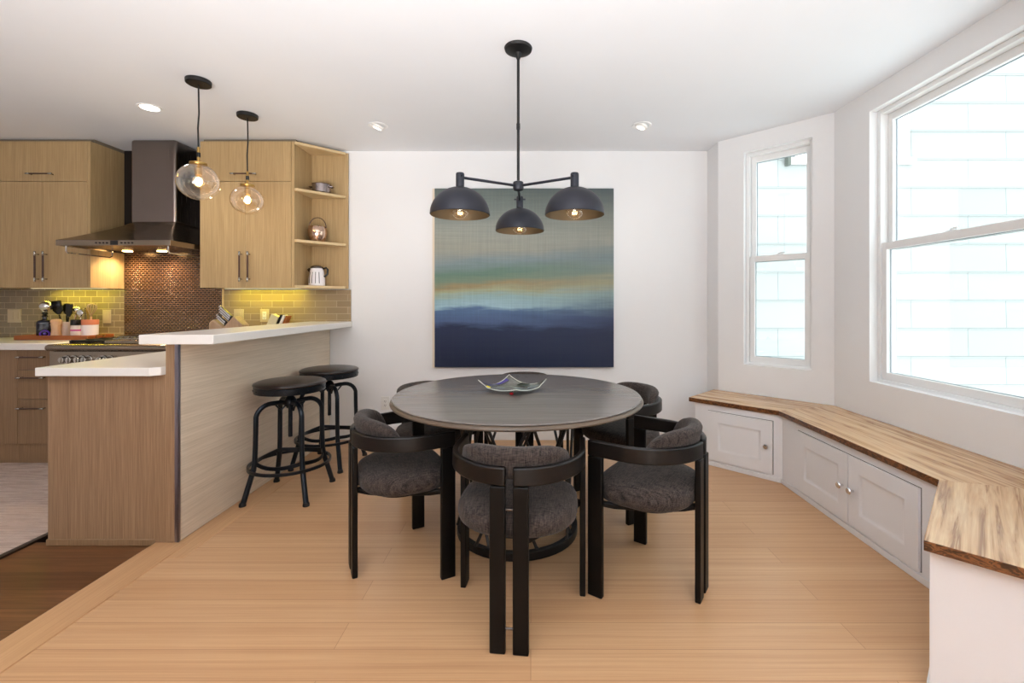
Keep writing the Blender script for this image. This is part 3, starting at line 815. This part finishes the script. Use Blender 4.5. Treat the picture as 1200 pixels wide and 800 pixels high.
# ------------------------------------------------------------------ knife block, knives, books behind the bar
KX, KY, KZ = -2.44, 3.66, .8875
kb = thing('knife_block', 'slanted wooden knife block on the counter behind the bar', 'knife block', (KX, KY, KZ))
KS = .82
R = Matrix.Translation((KX, KY, KZ)) @ Matrix.Scale(KS, 4)
m = MB()
pr = [(-.07, 0), (.085, 0), (.135, .185), (.055, .245)]   # x,z profile, leaning; mouth faces up to the left
pr = [(-.06, .0), (.12, .0), (.165, .175), (.075, .262), (-.02, .155)]
m.loft([[(a, -.055, z) for a, z in pr], [(a, .055, z) for a, z in pr]])
part('block_body', m.xf(R), M['knife_wood'], kb, bevel=.004)
pr = [(-.175, .0), (-.075, .0), (-.035, .16), (-.13, .232), (-.17, .20)]
m = MB().loft([[(a, -.05, z) for a, z in pr], [(a, .05, z) for a, z in pr]])
part('front_step', m.xf(R), M['knife_wood'], kb, bevel=.012)
kl = ['topmost', 'second', 'third', 'fourth', 'fifth', 'lowest']
dirv = Vector((-.74, 0, .67)).normalized(); perp = Vector((.67, 0, .74)).normalized()
for i in range(5):
    base = Vector((KX, KY, KZ)) + (Vector((.055, 0, .248)) - perp * (.026 * i + .004) + Vector((0, -.03 + .015 * (i % 3), 0)) + dirv * .006) * KS
    if i == 4: base += dirv * .0
    t = thing('knife', 'black-handled knife, %s of the five in the slanted block' % ['topmost', 'second from the top', 'middle one', 'second from the bottom', 'lowest'][i], 'knife', base, 'knives in the block')
    L = (.155 - .012 * i) * KS
    s1 = MB().tube([base, base + dirv * L * .5, base + dirv * L], .008, flat=(.008, .0085))
    part('handle', s1, M['black_gloss'], t, bevel=.002)
    s2 = MB().tube([base + Vector((0, -.0083, 0)) + dirv * .012, base + Vector((0, -.0083, 0)) + dirv * (L - .004)], .003, flat=(.0012, .0052))
    part('rivet_strip', s2, M['chrome'], t)
    part('end_cap', MB().tube([base + dirv * (L + .0004), base + dirv * (L + .008)], .01, flat=(.0085, .009)), M['chrome'], t, bevel=.002)
BX, BY, BZ = -2.225, 3.88, .8875
def book(label, x, mat, lean, h, w, d=.075, pages=True):
    t = thing('cookbook', label, 'book', (x, BY, BZ), 'books leaning behind the bar')
    Rm = Matrix.Translation((x, BY, BZ)) @ Matrix.Rotation(lean, 4, 'Y')
    c = MB().box(-w / 2, -w / 2 + .003, -d / 2, d / 2, 0, h); c.box(w / 2 - .003, w / 2, -d / 2, d / 2, 0, h); c.box(-w / 2 + .003, w / 2 - .003, -d / 2, -d / 2 + .003, 0, h)
    part('cover', c.xf(Rm), mat, t)
    part('pages', MB().box(-w / 2 + .0032, w / 2 - .0032, -d / 2 + .0032, d / 2 - .004, .003, h - .004).xf(Rm), M['paper'], t)
book('thick cream cookbook leaning against the dark one behind the bar', BX - .045, M['paper'], .42, .235, .066)
book('thin black cookbook leaning on the cream one', BX + .006, M['black_gloss'], .42, .24, .014)
book('white cookbook leaning on the thin black one', BX + .032, M['white_ceramic'], .42, .236, .02)
book('slim brown cookbook, last of the leaning row', BX + .056, M['tray'], .42, .23, .012)

# ------------------------------------------------------------------ things on the corner shelf
x, y, z = -1.79, 3.87, 2.1445
s = thing('saucepan', 'small shiny metal pot on the upper corner shelf', 'pot', (x, y, z))
part('body', MB().lathe([(.068, 0), (.074, .006), (.076, .07), (.08, .074), (.077, .076), (.072, .07), (.068, .008), (.0005, .006)], 28, (x, y, z)), M['pot_steel'], s)
m = MB()
for q in (-1, 1): m.tube([(x + q * .0765, y - .02, z + .052), (x + q * .098, y - .016, z + .054), (x + q * .098, y + .016, z + .054), (x + q * .0765, y + .02, z + .052)], .005)
part('handle', m, M['pot_steel'], s)
x, y, z = -1.825, 3.87, 1.7275
s = thing('ice_bucket', 'copper-tinted metal pail with a tall wire handle on the middle shelf', 'bucket', (x, y, z))
part('body', MB().lathe([(.045, 0), (.055, .006), (.075, .055), (.078, .10), (.070, .128), (.073, .132), (.066, .128), (.072, .1), (.05, .01), (.0005, .008)], 28, (x, y, z)), plain('rosy polished metal', (206, 176, 156), .12, 1.0), s)
part('handle', MB().tube([(x + .0745 * math.cos(a), y, z + .122 + .088 * math.sin(a)) for a in [PI * k / 20 for k in range(21)]], .0035), M['pull'], s)
x, y, z = -1.83, 3.87, 1.3545
s = thing('kettle', 'white jug kettle with dark upright stripes on the lowest corner shelf', 'kettle', (x, y, z))
part('body', MB().lathe([(.062, 0), (.066, .006), (.064, .06), (.056, .12), (.05, .14), (.048, .148)], 28, (x, y, z)), M['white_ceramic'], s)
m = MB()
for a in (-2.2, -1.75, -1.3, -.85):
    m.tube([(x + math.cos(a) * r_, y + math.sin(a) * r_, z + zz) for r_, zz in ((.0665, .02), (.0645, .06), (.0575, .115))], .003, flat=(.003, .0015))
part('stripe', m, M['slot'], s)
part('lid', MB().lathe([(.049, .1485), (.052, .151), (.05, .162), (.03, .172), (.0005, .173)], 28, (x, y, z)), M['steel_dark'], s)
part('handle', MB().tube([(x + .052, y, z + .145), (x + .078, y, z + .155), (x + .092, y, z + .14), (x + .09, y, z + .10), (x + .07, y, z + .082), (x + .0625, y, z + .08)], .008), M['black_gloss'], s)
part('spout', MB().lathe([(.018, 0), (.012, .03)], 12, (x - .05, y, z + .125), M=Matrix.Rotation(-.9, 4, 'Y')), M['steel_dark'], s)

# ------------------------------------------------------------------ painting
PX0, PX1, PZ0, PZ1 = -.843, .727, .645, 2.212
pa = thing('painting', 'large square abstract seascape in grey, gold and navy on the back wall', 'painting', ((PX0 + PX1) / 2, YB - .03, (PZ0 + PZ1) / 2))
WORG[pa] = Vector(pa.location)
part('canvas', MB().box(PX0, PX1, YB - .038, YB - .004, PZ0, PZ1), M['painting'], pa, bevel=.002)
part('frame', MB().box(PX0 - .020, PX0 - .001, YB - .030, YB - .001, PZ0 - .004, PZ1), plain('pale edge strip', (226, 214, 194), .6), pa, label='pale wood edge strip')

# ------------------------------------------------------------------ floor register
fr = thing('floor_vent', 'wooden floor register set in the floor by the back wall, beyond the chairs', 'vent', (1.06, 3.88, 0))
m = MB().box(.91, 1.21, 3.815, 3.83, .0005, .006); m.box(.91, 1.21, 3.925, 3.94, .0005, .006); m.box(.91, .925, 3.83, 3.925, .0005, .006); m.box(1.195, 1.21, 3.83, 3.925, .0005, .006)
part('frame', m, M['grille'], fr)
m = MB()
for k in range(11): m.box(.936 + k * .0245, .944 + k * .0245, 3.83, 3.925, .0008, .005)
part('grille', m, M['grille'], fr)
part('opening', MB().box(.925, 1.195, 3.83, 3.925, .0002, .0007), M['slot'], fr, smooth=0)

# ------------------------------------------------------------------ dining table
TX, TY, TZ, TR = -.071, 2.42, .727, .655
tb = thing('dining_table', 'round smoked-oak dining table on a black lattice drum base', 'table', (TX, TY, 0))
prof = [(TR - .035, TZ - .031), (TR - .010, TZ - .030), (TR - .003, TZ - .027), (TR, TZ - .022), (TR - .002, TZ - .016), (TR - .006, TZ - .011)]
part('edge', MB().lathe(prof + [(TR - .012, TZ - .0085), (TR - .04, TZ - .009)], 96, (TX, TY, 0), cap=False), M['table_edge'], tb, label='lighter moulded table edge')
part('tabletop', MB().lathe([(TR - .045, TZ - .0305), (TR - .036, TZ - .0305), (TR - .036, TZ - .0088), (TR - .012, TZ - .0082), (TR - .009, TZ - .005), (TR - .013, TZ - .001), (TR - .02, TZ), (.0005, TZ)], 96, (TX, TY, 0)), M['table'], tb)
RB = .305
for zz, nm in ((.022, 'ring'), (.664, 'ring')):
    part(nm, MB().tube([(TX + RB * math.cos(2 * PI * k / 48), TY + RB * math.sin(2 * PI * k / 48), zz) for k in range(48)], .02, flat=(.014, .021), loop=True), M['black'], tb, bevel=.003)
part('mounting_plate', MB().lathe([(.34, .6955), (.34, .6845), (.28, .6845), (.28, .6955)], 48, (TX, TY, .0005)), M['black'], tb)
N = 8
for k in range(N):
    a0 = 2 * PI * (k + .3) / N
    for s in (-1, 1):
        ab = a0 - s * math.radians(6); a1 = a0 + s * math.radians(44); rr = RB + s * .0085
        p0 = (TX + rr * math.cos(ab), TY + rr * math.sin(ab), .0432); p1 = (TX + rr * math.cos(a1), TY + rr * math.sin(a1), .6435)
        m = MB().cyl(p0, p1, .0078, n=10)
        m.ball(p0, .0105, 8, 6)
        part('rod', m, M['rod'], tb)
# art glass dish
DX, DY, DZ = -.10, 2.47, TZ + .0005
gd = thing('glass_dish', 'square clear art-glass dish with lifted corners on the dining table', 'dish', (DX, DY, DZ))
def dish_pt(u, v, off=0):
    z = .006 + .040 * (u * u * v * v) * (.45 if u + v < -.4 else 1) + .012 * max(u * u, v * v) + off
    s = .122; a = PI / 4 + .12
    xx, yy = u * s, v * s * 1.05
    return (DX + 1.05 * (xx * math.cos(a) - yy * math.sin(a)), DY + xx * math.sin(a) + yy * math.cos(a), DZ + z)
def dish_patch(u0, u1, v0, v1, off, n=14):
    m = MB(); G = [[dish_pt(u0 + (u1 - u0) * i / n, v0 + (v1 - v0) * j / n, off) for j in range(n + 1)] for i in range(n + 1)]
    m.loft(G, closed=False, cap=False)
    return m
def solid(o, th):
    md = o.modifiers.new('thick', 'SOLIDIFY'); md.thickness = th; md.offset = 1
    return o
gm = NT('pale art glass'); gm.bsdf(Base_Color=lin((150, 154, 146)), Roughness=.06, Transmission_Weight=.3, Alpha=.55, Specular_IOR_Level=.8)
o = solid(part('dish_body', dish_patch(-1, 1, -1, 1, 0), gm.m, gd, smooth=60), .004)
rimm = MB()
P = [dish_pt(-1 + 2 * i / 16, -1, .002) for i in range(16)] + [dish_pt(1, -1 + 2 * i / 16, .002) for i in range(16)] + [dish_pt(1 - 2 * i / 16, 1, .002) for i in range(16)] + [dish_pt(-1, 1 - 2 * i / 16, .002) for i in range(16)]
part('rim', rimm.tube(P, .0022, 6, loop=True), plain('bright glass rim', (196, 200, 194), .1), gd)
for u0, u1, v0, v1, c in ((-.9, .75, .80, .95, (62, 52, 120)), (.58, .95, -.22, .24, (20, 20, 19)), (-.97, -.8, .45, .62, (226, 208, 60)), (-.80, -.45, -.80, -.45, (190, 12, 30)), (-.3, .12, -.55, -.4, (60, 110, 100)), (.90, .99, -.98, -.6, (30, 32, 30))):  # the red patch paints the red glow seen below the rim
    part('inlay', dish_patch(u0, u1, v0, v1, -.0012 if c[0] == 190 else .0062, 8), plain('glass inlay %d' % c[0], c, .12), gd, smooth=60)

part('foot', MB().ball((DX + .0, DY - .125, DZ + .0075), .011, 16, 8, .62), plain('red glass', (170, 10, 26), .12), gd, label='red bead in place of the red glow under the dish')  # added bead, stands in for the red reflection on the table

# ------------------------------------------------------------------ dining chairs
def make_chair():
    r = thing('dining_chair', 'x', 'chair', (0, 0, 0), 'dining chairs around the round table')
    # seat cushion
    def outline(s, z, n=48):
        out = []
        for k in range(n):
            a = 2 * PI * k / n; ca, sa = math.cos(a), math.sin(a)
            p = 2.3 if sa < 0 else 3.6
            xx = .232 * abs(ca) ** (2 / p) * (1 if ca >= 0 else -1)
            yy = (.205 if sa < 0 else .19) * abs(sa) ** (2 / p) * (1 if sa >= 0 else -1)
            out.append((xx * s, .022 + yy * s, z))
        return out
    part('seat', MB().loft([outline(s, z) for s, z in ((.80, .374), (.92, .379), (.975, .392), (1, .415), (.99, .436), (.95, .453), (.86, .464), (.68, .472), (.4, .477), (.12, .478))]), M['fabric'], r, smooth=70)
    m = MB().loft([outline(.70, .352), outline(.74, .3735)])
    for q in (-1, 1):
        m.tube([(q * .15, .02, .362), (q * .20, .10, .366), (q * .2385, .162, .378)], .01, flat=(.012, .010))
        m.tube([(q * .10, -.08, .362), (q * .06, -.14, .366), (q * .04, -.186, .378)], .01, flat=(.012, .010))
    part('seat_frame', m, M['chair_leg'], r, bevel=.003)
    for s in (-1, 1):
        part('leg', MB().box(min(s * .239, s * .263), max(s * .239, s * .263), .130, .194, 0, .5735), M['chair_leg'], r, bevel=.004)
        x0, x1 = sorted((s * .013, s * .068))
        part('leg', MB().box(x0, x1, -.209, -.186, 0, .5735), M['chair_leg'], r, bevel=.004)
        pts = []
        for i in range(22):
            th = -PI / 2 + .052 + (PI / 2 - .052) * i / 21
            pts.append((s * .251 * math.cos(th), .05 + .2475 * math.sin(th), .606))
        pts += [(s * .251, .06 + .0338 * i, .606) for i in range(1, 5)]
        rr = MB().tube(pts, .01, flat=(.0115, .032))
        part('arm_rail', rr, M['chair_wood'], r, bevel=.006, seg=3)
    m = MB()
    for zz in (.492, .083): m.cyl((-.0129, -.1975, zz), (.0129, -.1975, zz), .0045, n=10)
    part('connector', m, M['steel_dark'], r)
    # padded backrest, arc inside the rail
    rings = []
    n = 40; span = math.radians(70)
    for i in range(n + 1):
        u = -1 + 2 * i / n
        th = -PI / 2 + u * span
        e = max(.04, (1 - abs(u) ** 4.0)) ** .55
        hh = .114 * e; tk = .027 * max(.15, (1 - abs(u) ** 6)) ** .5
        cz = .575 + .010 + .055 * e
        rx, ry = .251 - .0120 - .0265, .2475 - .0120 - .0265
        cx, cy = rx * math.cos(th), .05 + ry * math.sin(th)
        nx, ny = math.cos(th), math.sin(th)
        ring_ = []
        for k in range(20):
            a = 2 * PI * k / 20; ca, sa = math.cos(a), math.sin(a)
            p = 2.5
            o_ = tk * abs(ca) ** (2 / p) * (1 if ca >= 0 else -1); zz = hh / 2 * abs(sa) ** (2 / p) * (1 if sa >= 0 else -1)
            # the pad thickens outward above the rail
            out = .012 * max(0, min(1, (cz + zz - .645) / .03)) if o_ > 0 else 0
            ring_.append((cx + nx * (o_ + out), cy + ny * (o_ + out), cz + zz))
        rings.append(ring_)
    part('backrest', MB().loft(rings), M['fabric'], r, smooth=70)
    return r
ch0 = make_chair()
spots = [
    ((-.074, 1.556), 83.5, 'charcoal padded dining chair with its back to the camera, in front of the table'),
    ((-.800, 2.035), 28.6, 'charcoal dining chair facing the table, nearest the bar stools'),
    ((.706, 1.866), 145.5, 'charcoal dining chair facing the table, nearest the two-door bench cabinet'),
    ((.742, 2.865), 209, 'charcoal dining chair behind the table, next to the floor vent'),
    ((-.775, 2.925), -36, 'charcoal dining chair behind the table, below the white wall outlet'),
    ((-.047, 3.392), -90, 'charcoal dining chair straight under the painting, mostly hidden by the tabletop'),
]
for i, ((rx, ry), ang, lab) in enumerate(spots):
    o = ch0 if i == 0 else copy_tree(ch0)
    a = math.radians(ang)
    o.location = (rx + .1975 * math.cos(a), ry + .1975 * math.sin(a), 0)
    o.rotation_euler = (0, 0, a - PI / 2)
    o['label'] = lab

# ------------------------------------------------------------------ bar stools
def make_stool():
    r = thing('bar_stool', 'x', 'stool', (0, 0, 0), 'bar stools at the raised bar')
    part('seat', MB().lathe([(.196, .692), (.204, .694), (.208, .70), (.206, .707), (.19, .715), (.15, .722), (.08, .727), (.0005, .729)], 48), M['leather'], r, smooth=60)
    m = MB().lathe([(.202, .652), (.2035, .655), (.2035, .690), (.202, .6915), (.198, .6915), (.198, .656), (.03, .656), (.03, .650)], 48)
    for k in range(20):
        a = 2 * PI * k / 20; m.ball((.204 * math.cos(a), .204 * math.sin(a), .672), .0045, 8, 6)
    part('seat_rim', m, M['iron'], r)
    part('screw', MB().cyl((0, 0, .36), (0, 0, .6498), .0125, n=16), M['iron'], r)
    m = MB().lathe([(.0127, .555), (.034, .557), (.036, .57), (.036, .592), (.030, .602), (.018, .618), (.0127, .62)], 24)
    part('hub', m, M['iron'], r)
    for k in range(4):
        a = PI / 4 + k * PI / 2; ca, sa = math.cos(a), math.sin(a)
        P = [(.262, .012), (.248, .06), (.222, .15), (.207, .20), (.2, .25), (.197, .33), (.195, .42)]
        for i in range(1, 9):
            t = PI / 2 * i / 8; P.append((.195 - .085 * (1 - math.cos(t)), .50 + .085 * math.sin(t) - (.0 if i else 0)))
        P += [(.07, .584), (.036, .580)]
        part('leg', MB().tube([(p * ca, p * sa, z) for p, z in P], [.0155] * 4 + [.0145] * (len(P) - 4), 10), M['iron'], r)
        part('foot', MB().lathe([(.019, 0), (.02, .004), (.018, .016), (.0155, .022)], 14, (.264 * ca, .264 * sa, 0)), M['black'], r)
        m = MB().tube([(.03 * ca, .03 * sa, .56), (.055 * ca, .055 * sa, .535), (.085 * ca, .085 * sa, .572)], .006, 8)
        part('brace', m, M['iron'], r)
        aa = a + PI / 4
        # curved strap joining two neighbouring legs inside the foot ring
        p0 = Vector((.194 * ca, .194 * sa, .235)); b_ = a + PI / 2; p1 = Vector((.194 * math.cos(b_), .194 * math.sin(b_), .235))
        md = Vector((.235 * math.cos(aa), .235 * math.sin(aa), .205))
        pts = []
        for i in range(11):
            t = i / 10; pts.append(p0 * (1 - t) ** 2 + md * 2 * t * (1 - t) + p1 * t * t)
        part('strap', MB().tube(pts, .01, flat=(.004, .011)), M['iron'], r)
    part('foot_ring', MB().tube([(.232 * math.cos(2 * PI * k / 48), .232 * math.sin(2 * PI * k / 48), .198) for k in range(48)], .008, flat=(.006, .0085), loop=True), M['iron'], r)
    m = MB()
    for k in range(4):
        a = PI / 4 + k * PI / 2; m.tube([(.212 * math.cos(a), .212 * math.sin(a), .198), (.229 * math.cos(a), .229 * math.sin(a), .198)], .012, 10)
    part('clamp', m, M['iron'], r)
    return r
st0 = make_stool()
for i, (x, y, rz, lab) in enumerate(((-1.525, 2.87, .02, 'black iron bar stool with brown leather seat, nearer the camera of the pair'), (-1.522, 3.42, -.1, 'black iron bar stool with brown leather seat, beside the back wall'))):
    o = st0 if i == 0 else copy_tree(st0)
    o.location = (x, y, 0); o.rotation_euler = (0, 0, rz); o['label'] = lab

# ------------------------------------------------------------------ chandelier
CX, CY = -.066, 2.385
cd = thing('chandelier', 'three-arm dark chandelier with dome shades above the dining table', 'chandelier', (CX, CY, CZ))
part('canopy', MB().lathe([(.072, -.0005), (.074, -.004), (.070, -.016), (.045, -.026), (.018, -.030), (.012, -.05), (.010, -.06)], 36, (CX, CY, CZ)), M['black'], cd)
part('rod', MB().cyl((CX, CY, CZ - .0605), (CX, CY, 1.848), .0075).cyl((CX, CY, 2.12), (CX, CY, 2.15), .010), M['black'], cd)
part('hub', MB().lathe([(.012, 1.8475), (.026, 1.842), (.028, 1.836), (.028, 1.806), (.024, 1.80), (.0005, 1.80)], 24, (CX, CY, 0)), M['navy'], cd)
AL = .325
for k, ang in enumerate((90, 210, 330)):
    a = math.radians(ang); d = Vector((math.cos(a), math.sin(a), 0))
    c = Vector((CX, CY, 0)) + d * AL
    p0 = Vector((CX, CY, 1.822)) + d * .027; p1 = Vector((c.x, c.y, 1.822)) - d * .0205
    part('arm', MB().cyl(p0, p1, .0068), M['navy'], cd)
    sd = d.cross(Vector((0, 0, 1)))
    so = part('socket', MB().lathe([(.0205, 1.773), (.0205, 1.838), (.018, 1.843), (.0005, 1.843)], 22, (c.x, c.y, 0)).cyl(Vector((c.x, c.y, 1.826)) - sd * .034, Vector((c.x, c.y, 1.826)) + sd * .034, .0045), M['navy'], cd)
    RS = .146; pr = []
    for i in range(15):
        t = PI / 2 * i / 14 * .985 + .015
        pr.append((max(.019, RS * math.sin(t)), 1.637 + .136 * math.cos(t)))
    pr2 = [(r_ - .003, z_ - .003) for r_, z_ in pr]
    sh_ = part('lamp_shade', MB().lathe(pr + [(pr[-1][0] - .002, pr[-1][1] - .002)], 48, (c.x, c.y, 0), cap=False), M['navy'], cd)
    part('lining', MB().lathe([(.0005, pr2[0][1])] + pr2, 48, (c.x, c.y, 0), cap=False), M['brass'], sh_, label='brass-coloured inside of the shade')
    part('bulb', MB().ball((c.x, c.y, 1.662), .046, 24, 14), M['bulb_glass'], sh_)
    part('filament', MB().tube([(c.x + .013 * math.cos(t), c.y + .013 * math.sin(t), 1.68 + .004 * math.sin(3 * t)) for t in [2 * PI * j / 18 for j in range(18)]], .005, 6, loop=True), M['filament'], sh_)
    part('neck', MB().cyl((c.x, c.y, 1.705), (c.x, c.y, 1.768), .016), M['brass_cap'], sh_)

# ------------------------------------------------------------------ glass pendants
def pendant(x, y, zc, R_, label):
    p = thing('pendant_lamp', label, 'pendant lamp', (x, y, CZ), 'glass globe pendants over the peninsula')
    part('canopy', MB().lathe([(.066, -.0005), (.068, -.004), (.066, -.024), (.062, -.027), (.0005, -.027)], 36, (x, y, CZ)), M['black'], p)
    zt = zc + R_ * .93
    part('cord', MB().tube([(x, y, CZ - .0275), (x + .003, y, CZ - .2), (x - .003, y, zt + .22), (x, y, zt + .105)], .0045, 8), M['black'], p)
    part('stem', MB().cyl((x, y, zt + .012), (x, y, zt + .045), .008), M['brass_cap'], p)
    part('stem', MB().cyl((x, y, zt + .072), (x, y, zt + .105), .008), M['brass_cap'], p)
    part('collar', MB().cyl((x, y, zt + .0452), (x, y, zt + .0718), .0105), M['black'], p)
    part('cap', MB().lathe([(.044, -.004), (.046, 0), (.046, .010), (.04, .0118), (.0085, .0118)], 30, (x, y, zt)), M['brass_cap'], p)
    th0 = math.asin(.04 / R_)
    pr = [(max(.0005, R_ * math.sin(t)), R_ * .95 * math.cos(t)) for t in [th0 + (PI - th0) * i / 28 for i in range(29)]]
    gl = part('globe', MB().lathe(pr, 48, (x, y, zc), cap=False), M['globe'], p, smooth=80)
    part('socket', MB().cyl((x, y, zc + R_ * .38), (x, y, zt - .0045), .019), M['brass_cap'], p)
    part('bulb', MB().ball((x, y, zc + .004), .030, 20, 12, 1.25), M['bulb_glass'], p)
    part('filament', MB().ball((x, y, zc + .002), .019, 12, 8, 1.3), M['filament_p'], p)
    li = bpy.data.lights.new('pendant light', 'POINT'); li.energy = 3.0; li.color = (1, .78, .5); li.shadow_soft_size = .03
    return p
pendant(-2.008, 2.733, 1.936, .113, 'clear glass globe pendant hanging in front of the range hood')
pendant(-2.02, 3.225, 1.938, .108, 'clear glass globe pendant hanging in front of the oak wall cabinet')

# ------------------------------------------------------------------ recessed lights
def downlight(x, y, label, lit):
    t = thing('recessed_light', label, 'ceiling light', (x, y, CZ), 'recessed ceiling lights')
    part('trim_ring', MB().lathe([(.072, -.0004), (.073, -.003), (.070, -.0055), (.056, -.0045), (.052, -.0006)], 36, (x, y, CZ)), M['trim'], t)
    if lit:
        part('lens', MB().lathe([(.053, -.0052), (.04, -.0075), (.0005, -.0085)], 30, (x, y, CZ)), M['led'], t)
    else:
        Rr = Matrix.Rotation(.35, 4, 'Y')
        part('eyeball', MB().lathe([(.05, -.004), (.046, -.017), (.036, -.024), (.033, -.020), (.0005, -.014)], 30, (x, y, CZ), M=Rr), M['plate'], t)
        part('lens', MB().lathe([(.031, -.0225), (.0005, -.0235)], 24, (x, y, CZ), M=Rr), glow('soft lens', (255, 250, 240), 2.2), t)
downlight(-2.62, 3.11, 'bright recessed ceiling light in front of the range hood', True)
downlight(-1.157, 3.426, 'white eyeball ceiling light between the corner shelf and the chandelier', False)
downlight(.838, 3.418, 'white eyeball ceiling light near the narrow window', False)

# ------------------------------------------------------------------ lights
def area(name, loc, rot, sx, sy, e, col=(1, 1, 1), spread=None):
    l = bpy.data.lights.new(name, 'AREA'); l.shape = 'RECTANGLE'; l.size = sx; l.size_y = sy; l.energy = e; l.color = col
    if spread: l.spread = spread
    o = bpy.data.objects.new(name, l); COL.objects.link(o); o.location = loc; o.rotation_euler = rot; return o
def spot(name, loc, rot, e, col, size, blend=.6, soft=.03):
    l = bpy.data.lights.new(name, 'SPOT'); l.energy = e; l.color = col; l.spot_size = size; l.spot_blend = blend; l.shadow_soft_size = soft
    o = bpy.data.objects.new(name, l); COL.objects.link(o); o.location = loc; o.rotation_euler = rot; return o
# under-cabinet strips
area('cabinet_strip_light', (-3.93, 3.90, ZB - .012), (.1, 0, 0), .55, .03, 1.5, (1, .90, .06))
area('cabinet_strip_light', (-2.30, 3.90, ZB - .012), (.1, 0, 0), .6, .03, 1.5, (1, .90, .06))
for x in (-3.45, -3.155): spot('hood_spot', (x, 3.87, 1.64), (-.1, 0, 0), 14, (1, .74, .42), 2.7, .8, .02)
spot('recessed_spot', (-2.62, 3.11, CZ - .02), (0, 0, 0), 22, (1, .9, .76), 2.4, .9, .05)
spot('recessed_spot', (-1.157, 3.426, CZ - .04), (0, 0, 0), 6, (1, .95, .86), 2.0, .9, .05)
spot('recessed_spot', (.838, 3.418, CZ - .04), (0, 0, 0), 6, (1, .95, .86), 2.0, .9, .05)
# unseen fill lamps added behind the camera, one aimed forward, one at the ceiling
area('rear_fill_light', (.6, -3.0, 1.5), (math.radians(90), 0, math.radians(8)), 2.4, 1.7, 16, (1.0, .99, .98))
area('ceiling_bounce_fill', (-.4, -1.5, .6), (math.radians(150), 0, math.radians(10)), 2.6, 1.8, 150, (.965, .985, 1.0), math.radians(112))
def portal(Mx, op):
    u0, u1, z0, z1 = op
    l = bpy.data.lights.new('window_portal', 'AREA'); l.shape = 'RECTANGLE'; l.size = u1 - u0; l.size_y = z1 - z0; l.cycles.is_portal = True
    o = bpy.data.objects.new('window_portal', l); COL.objects.link(o)
    c = Mx @ Vector(((u0 + u1) / 2, .165, (z0 + z1) / 2)); v = (Mx.to_3x3() @ Vector((0, 1, 0)))
    o.location = c; o.rotation_euler = v.to_track_quat('Z', 'Y').to_euler()
for p0, p1, op in ((A1, A2, (.205, .685, .717, 2.413)), (A2, A3, (.332, 1.30, .712, 2.413)), (A3, A4, (.132, .612, .717, 2.413))):
    portal(frame_M(p0, p1)[0], op)

w = bpy.data.worlds.new('sky'); sc.world = w; w.use_nodes = True
bg = w.node_tree.nodes['Background']; bg.inputs[0].default_value = (.965, .985, 1.0, 1); bg.inputs[1].default_value = 2.9

# ------------------------------------------------------------------ camera
cam = bpy.data.cameras.new('camera'); co = bpy.data.objects.new('camera', cam); COL.objects.link(co)
co.location = (0, 0, H); co.rotation_euler = (PI / 2, 0, 0)
cam.sensor_width = 36; cam.sensor_fit = 'HORIZONTAL'; cam.lens = 530 / 1200 * 36
cam.shift_x = -22 / 1200; cam.shift_y = -44 / 1200
cam.clip_start = .05
sc.camera = co

sc.view_settings.view_transform = 'Standard'; sc.view_settings.look = 'None'
sc.view_settings.exposure = 0.30; sc.view_settings.gamma = 1.0
sc.cycles.use_denoising = True
sc.cycles.max_bounces = 12; sc.cycles.diffuse_bounces = 6; sc.cycles.glossy_bounces = 5; sc.cycles.transparent_max_bounces = 16
sc.cycles.sample_clamp_indirect = 6.0
sc.cycles.caustics_reflective = False; sc.cycles.caustics_refractive = False
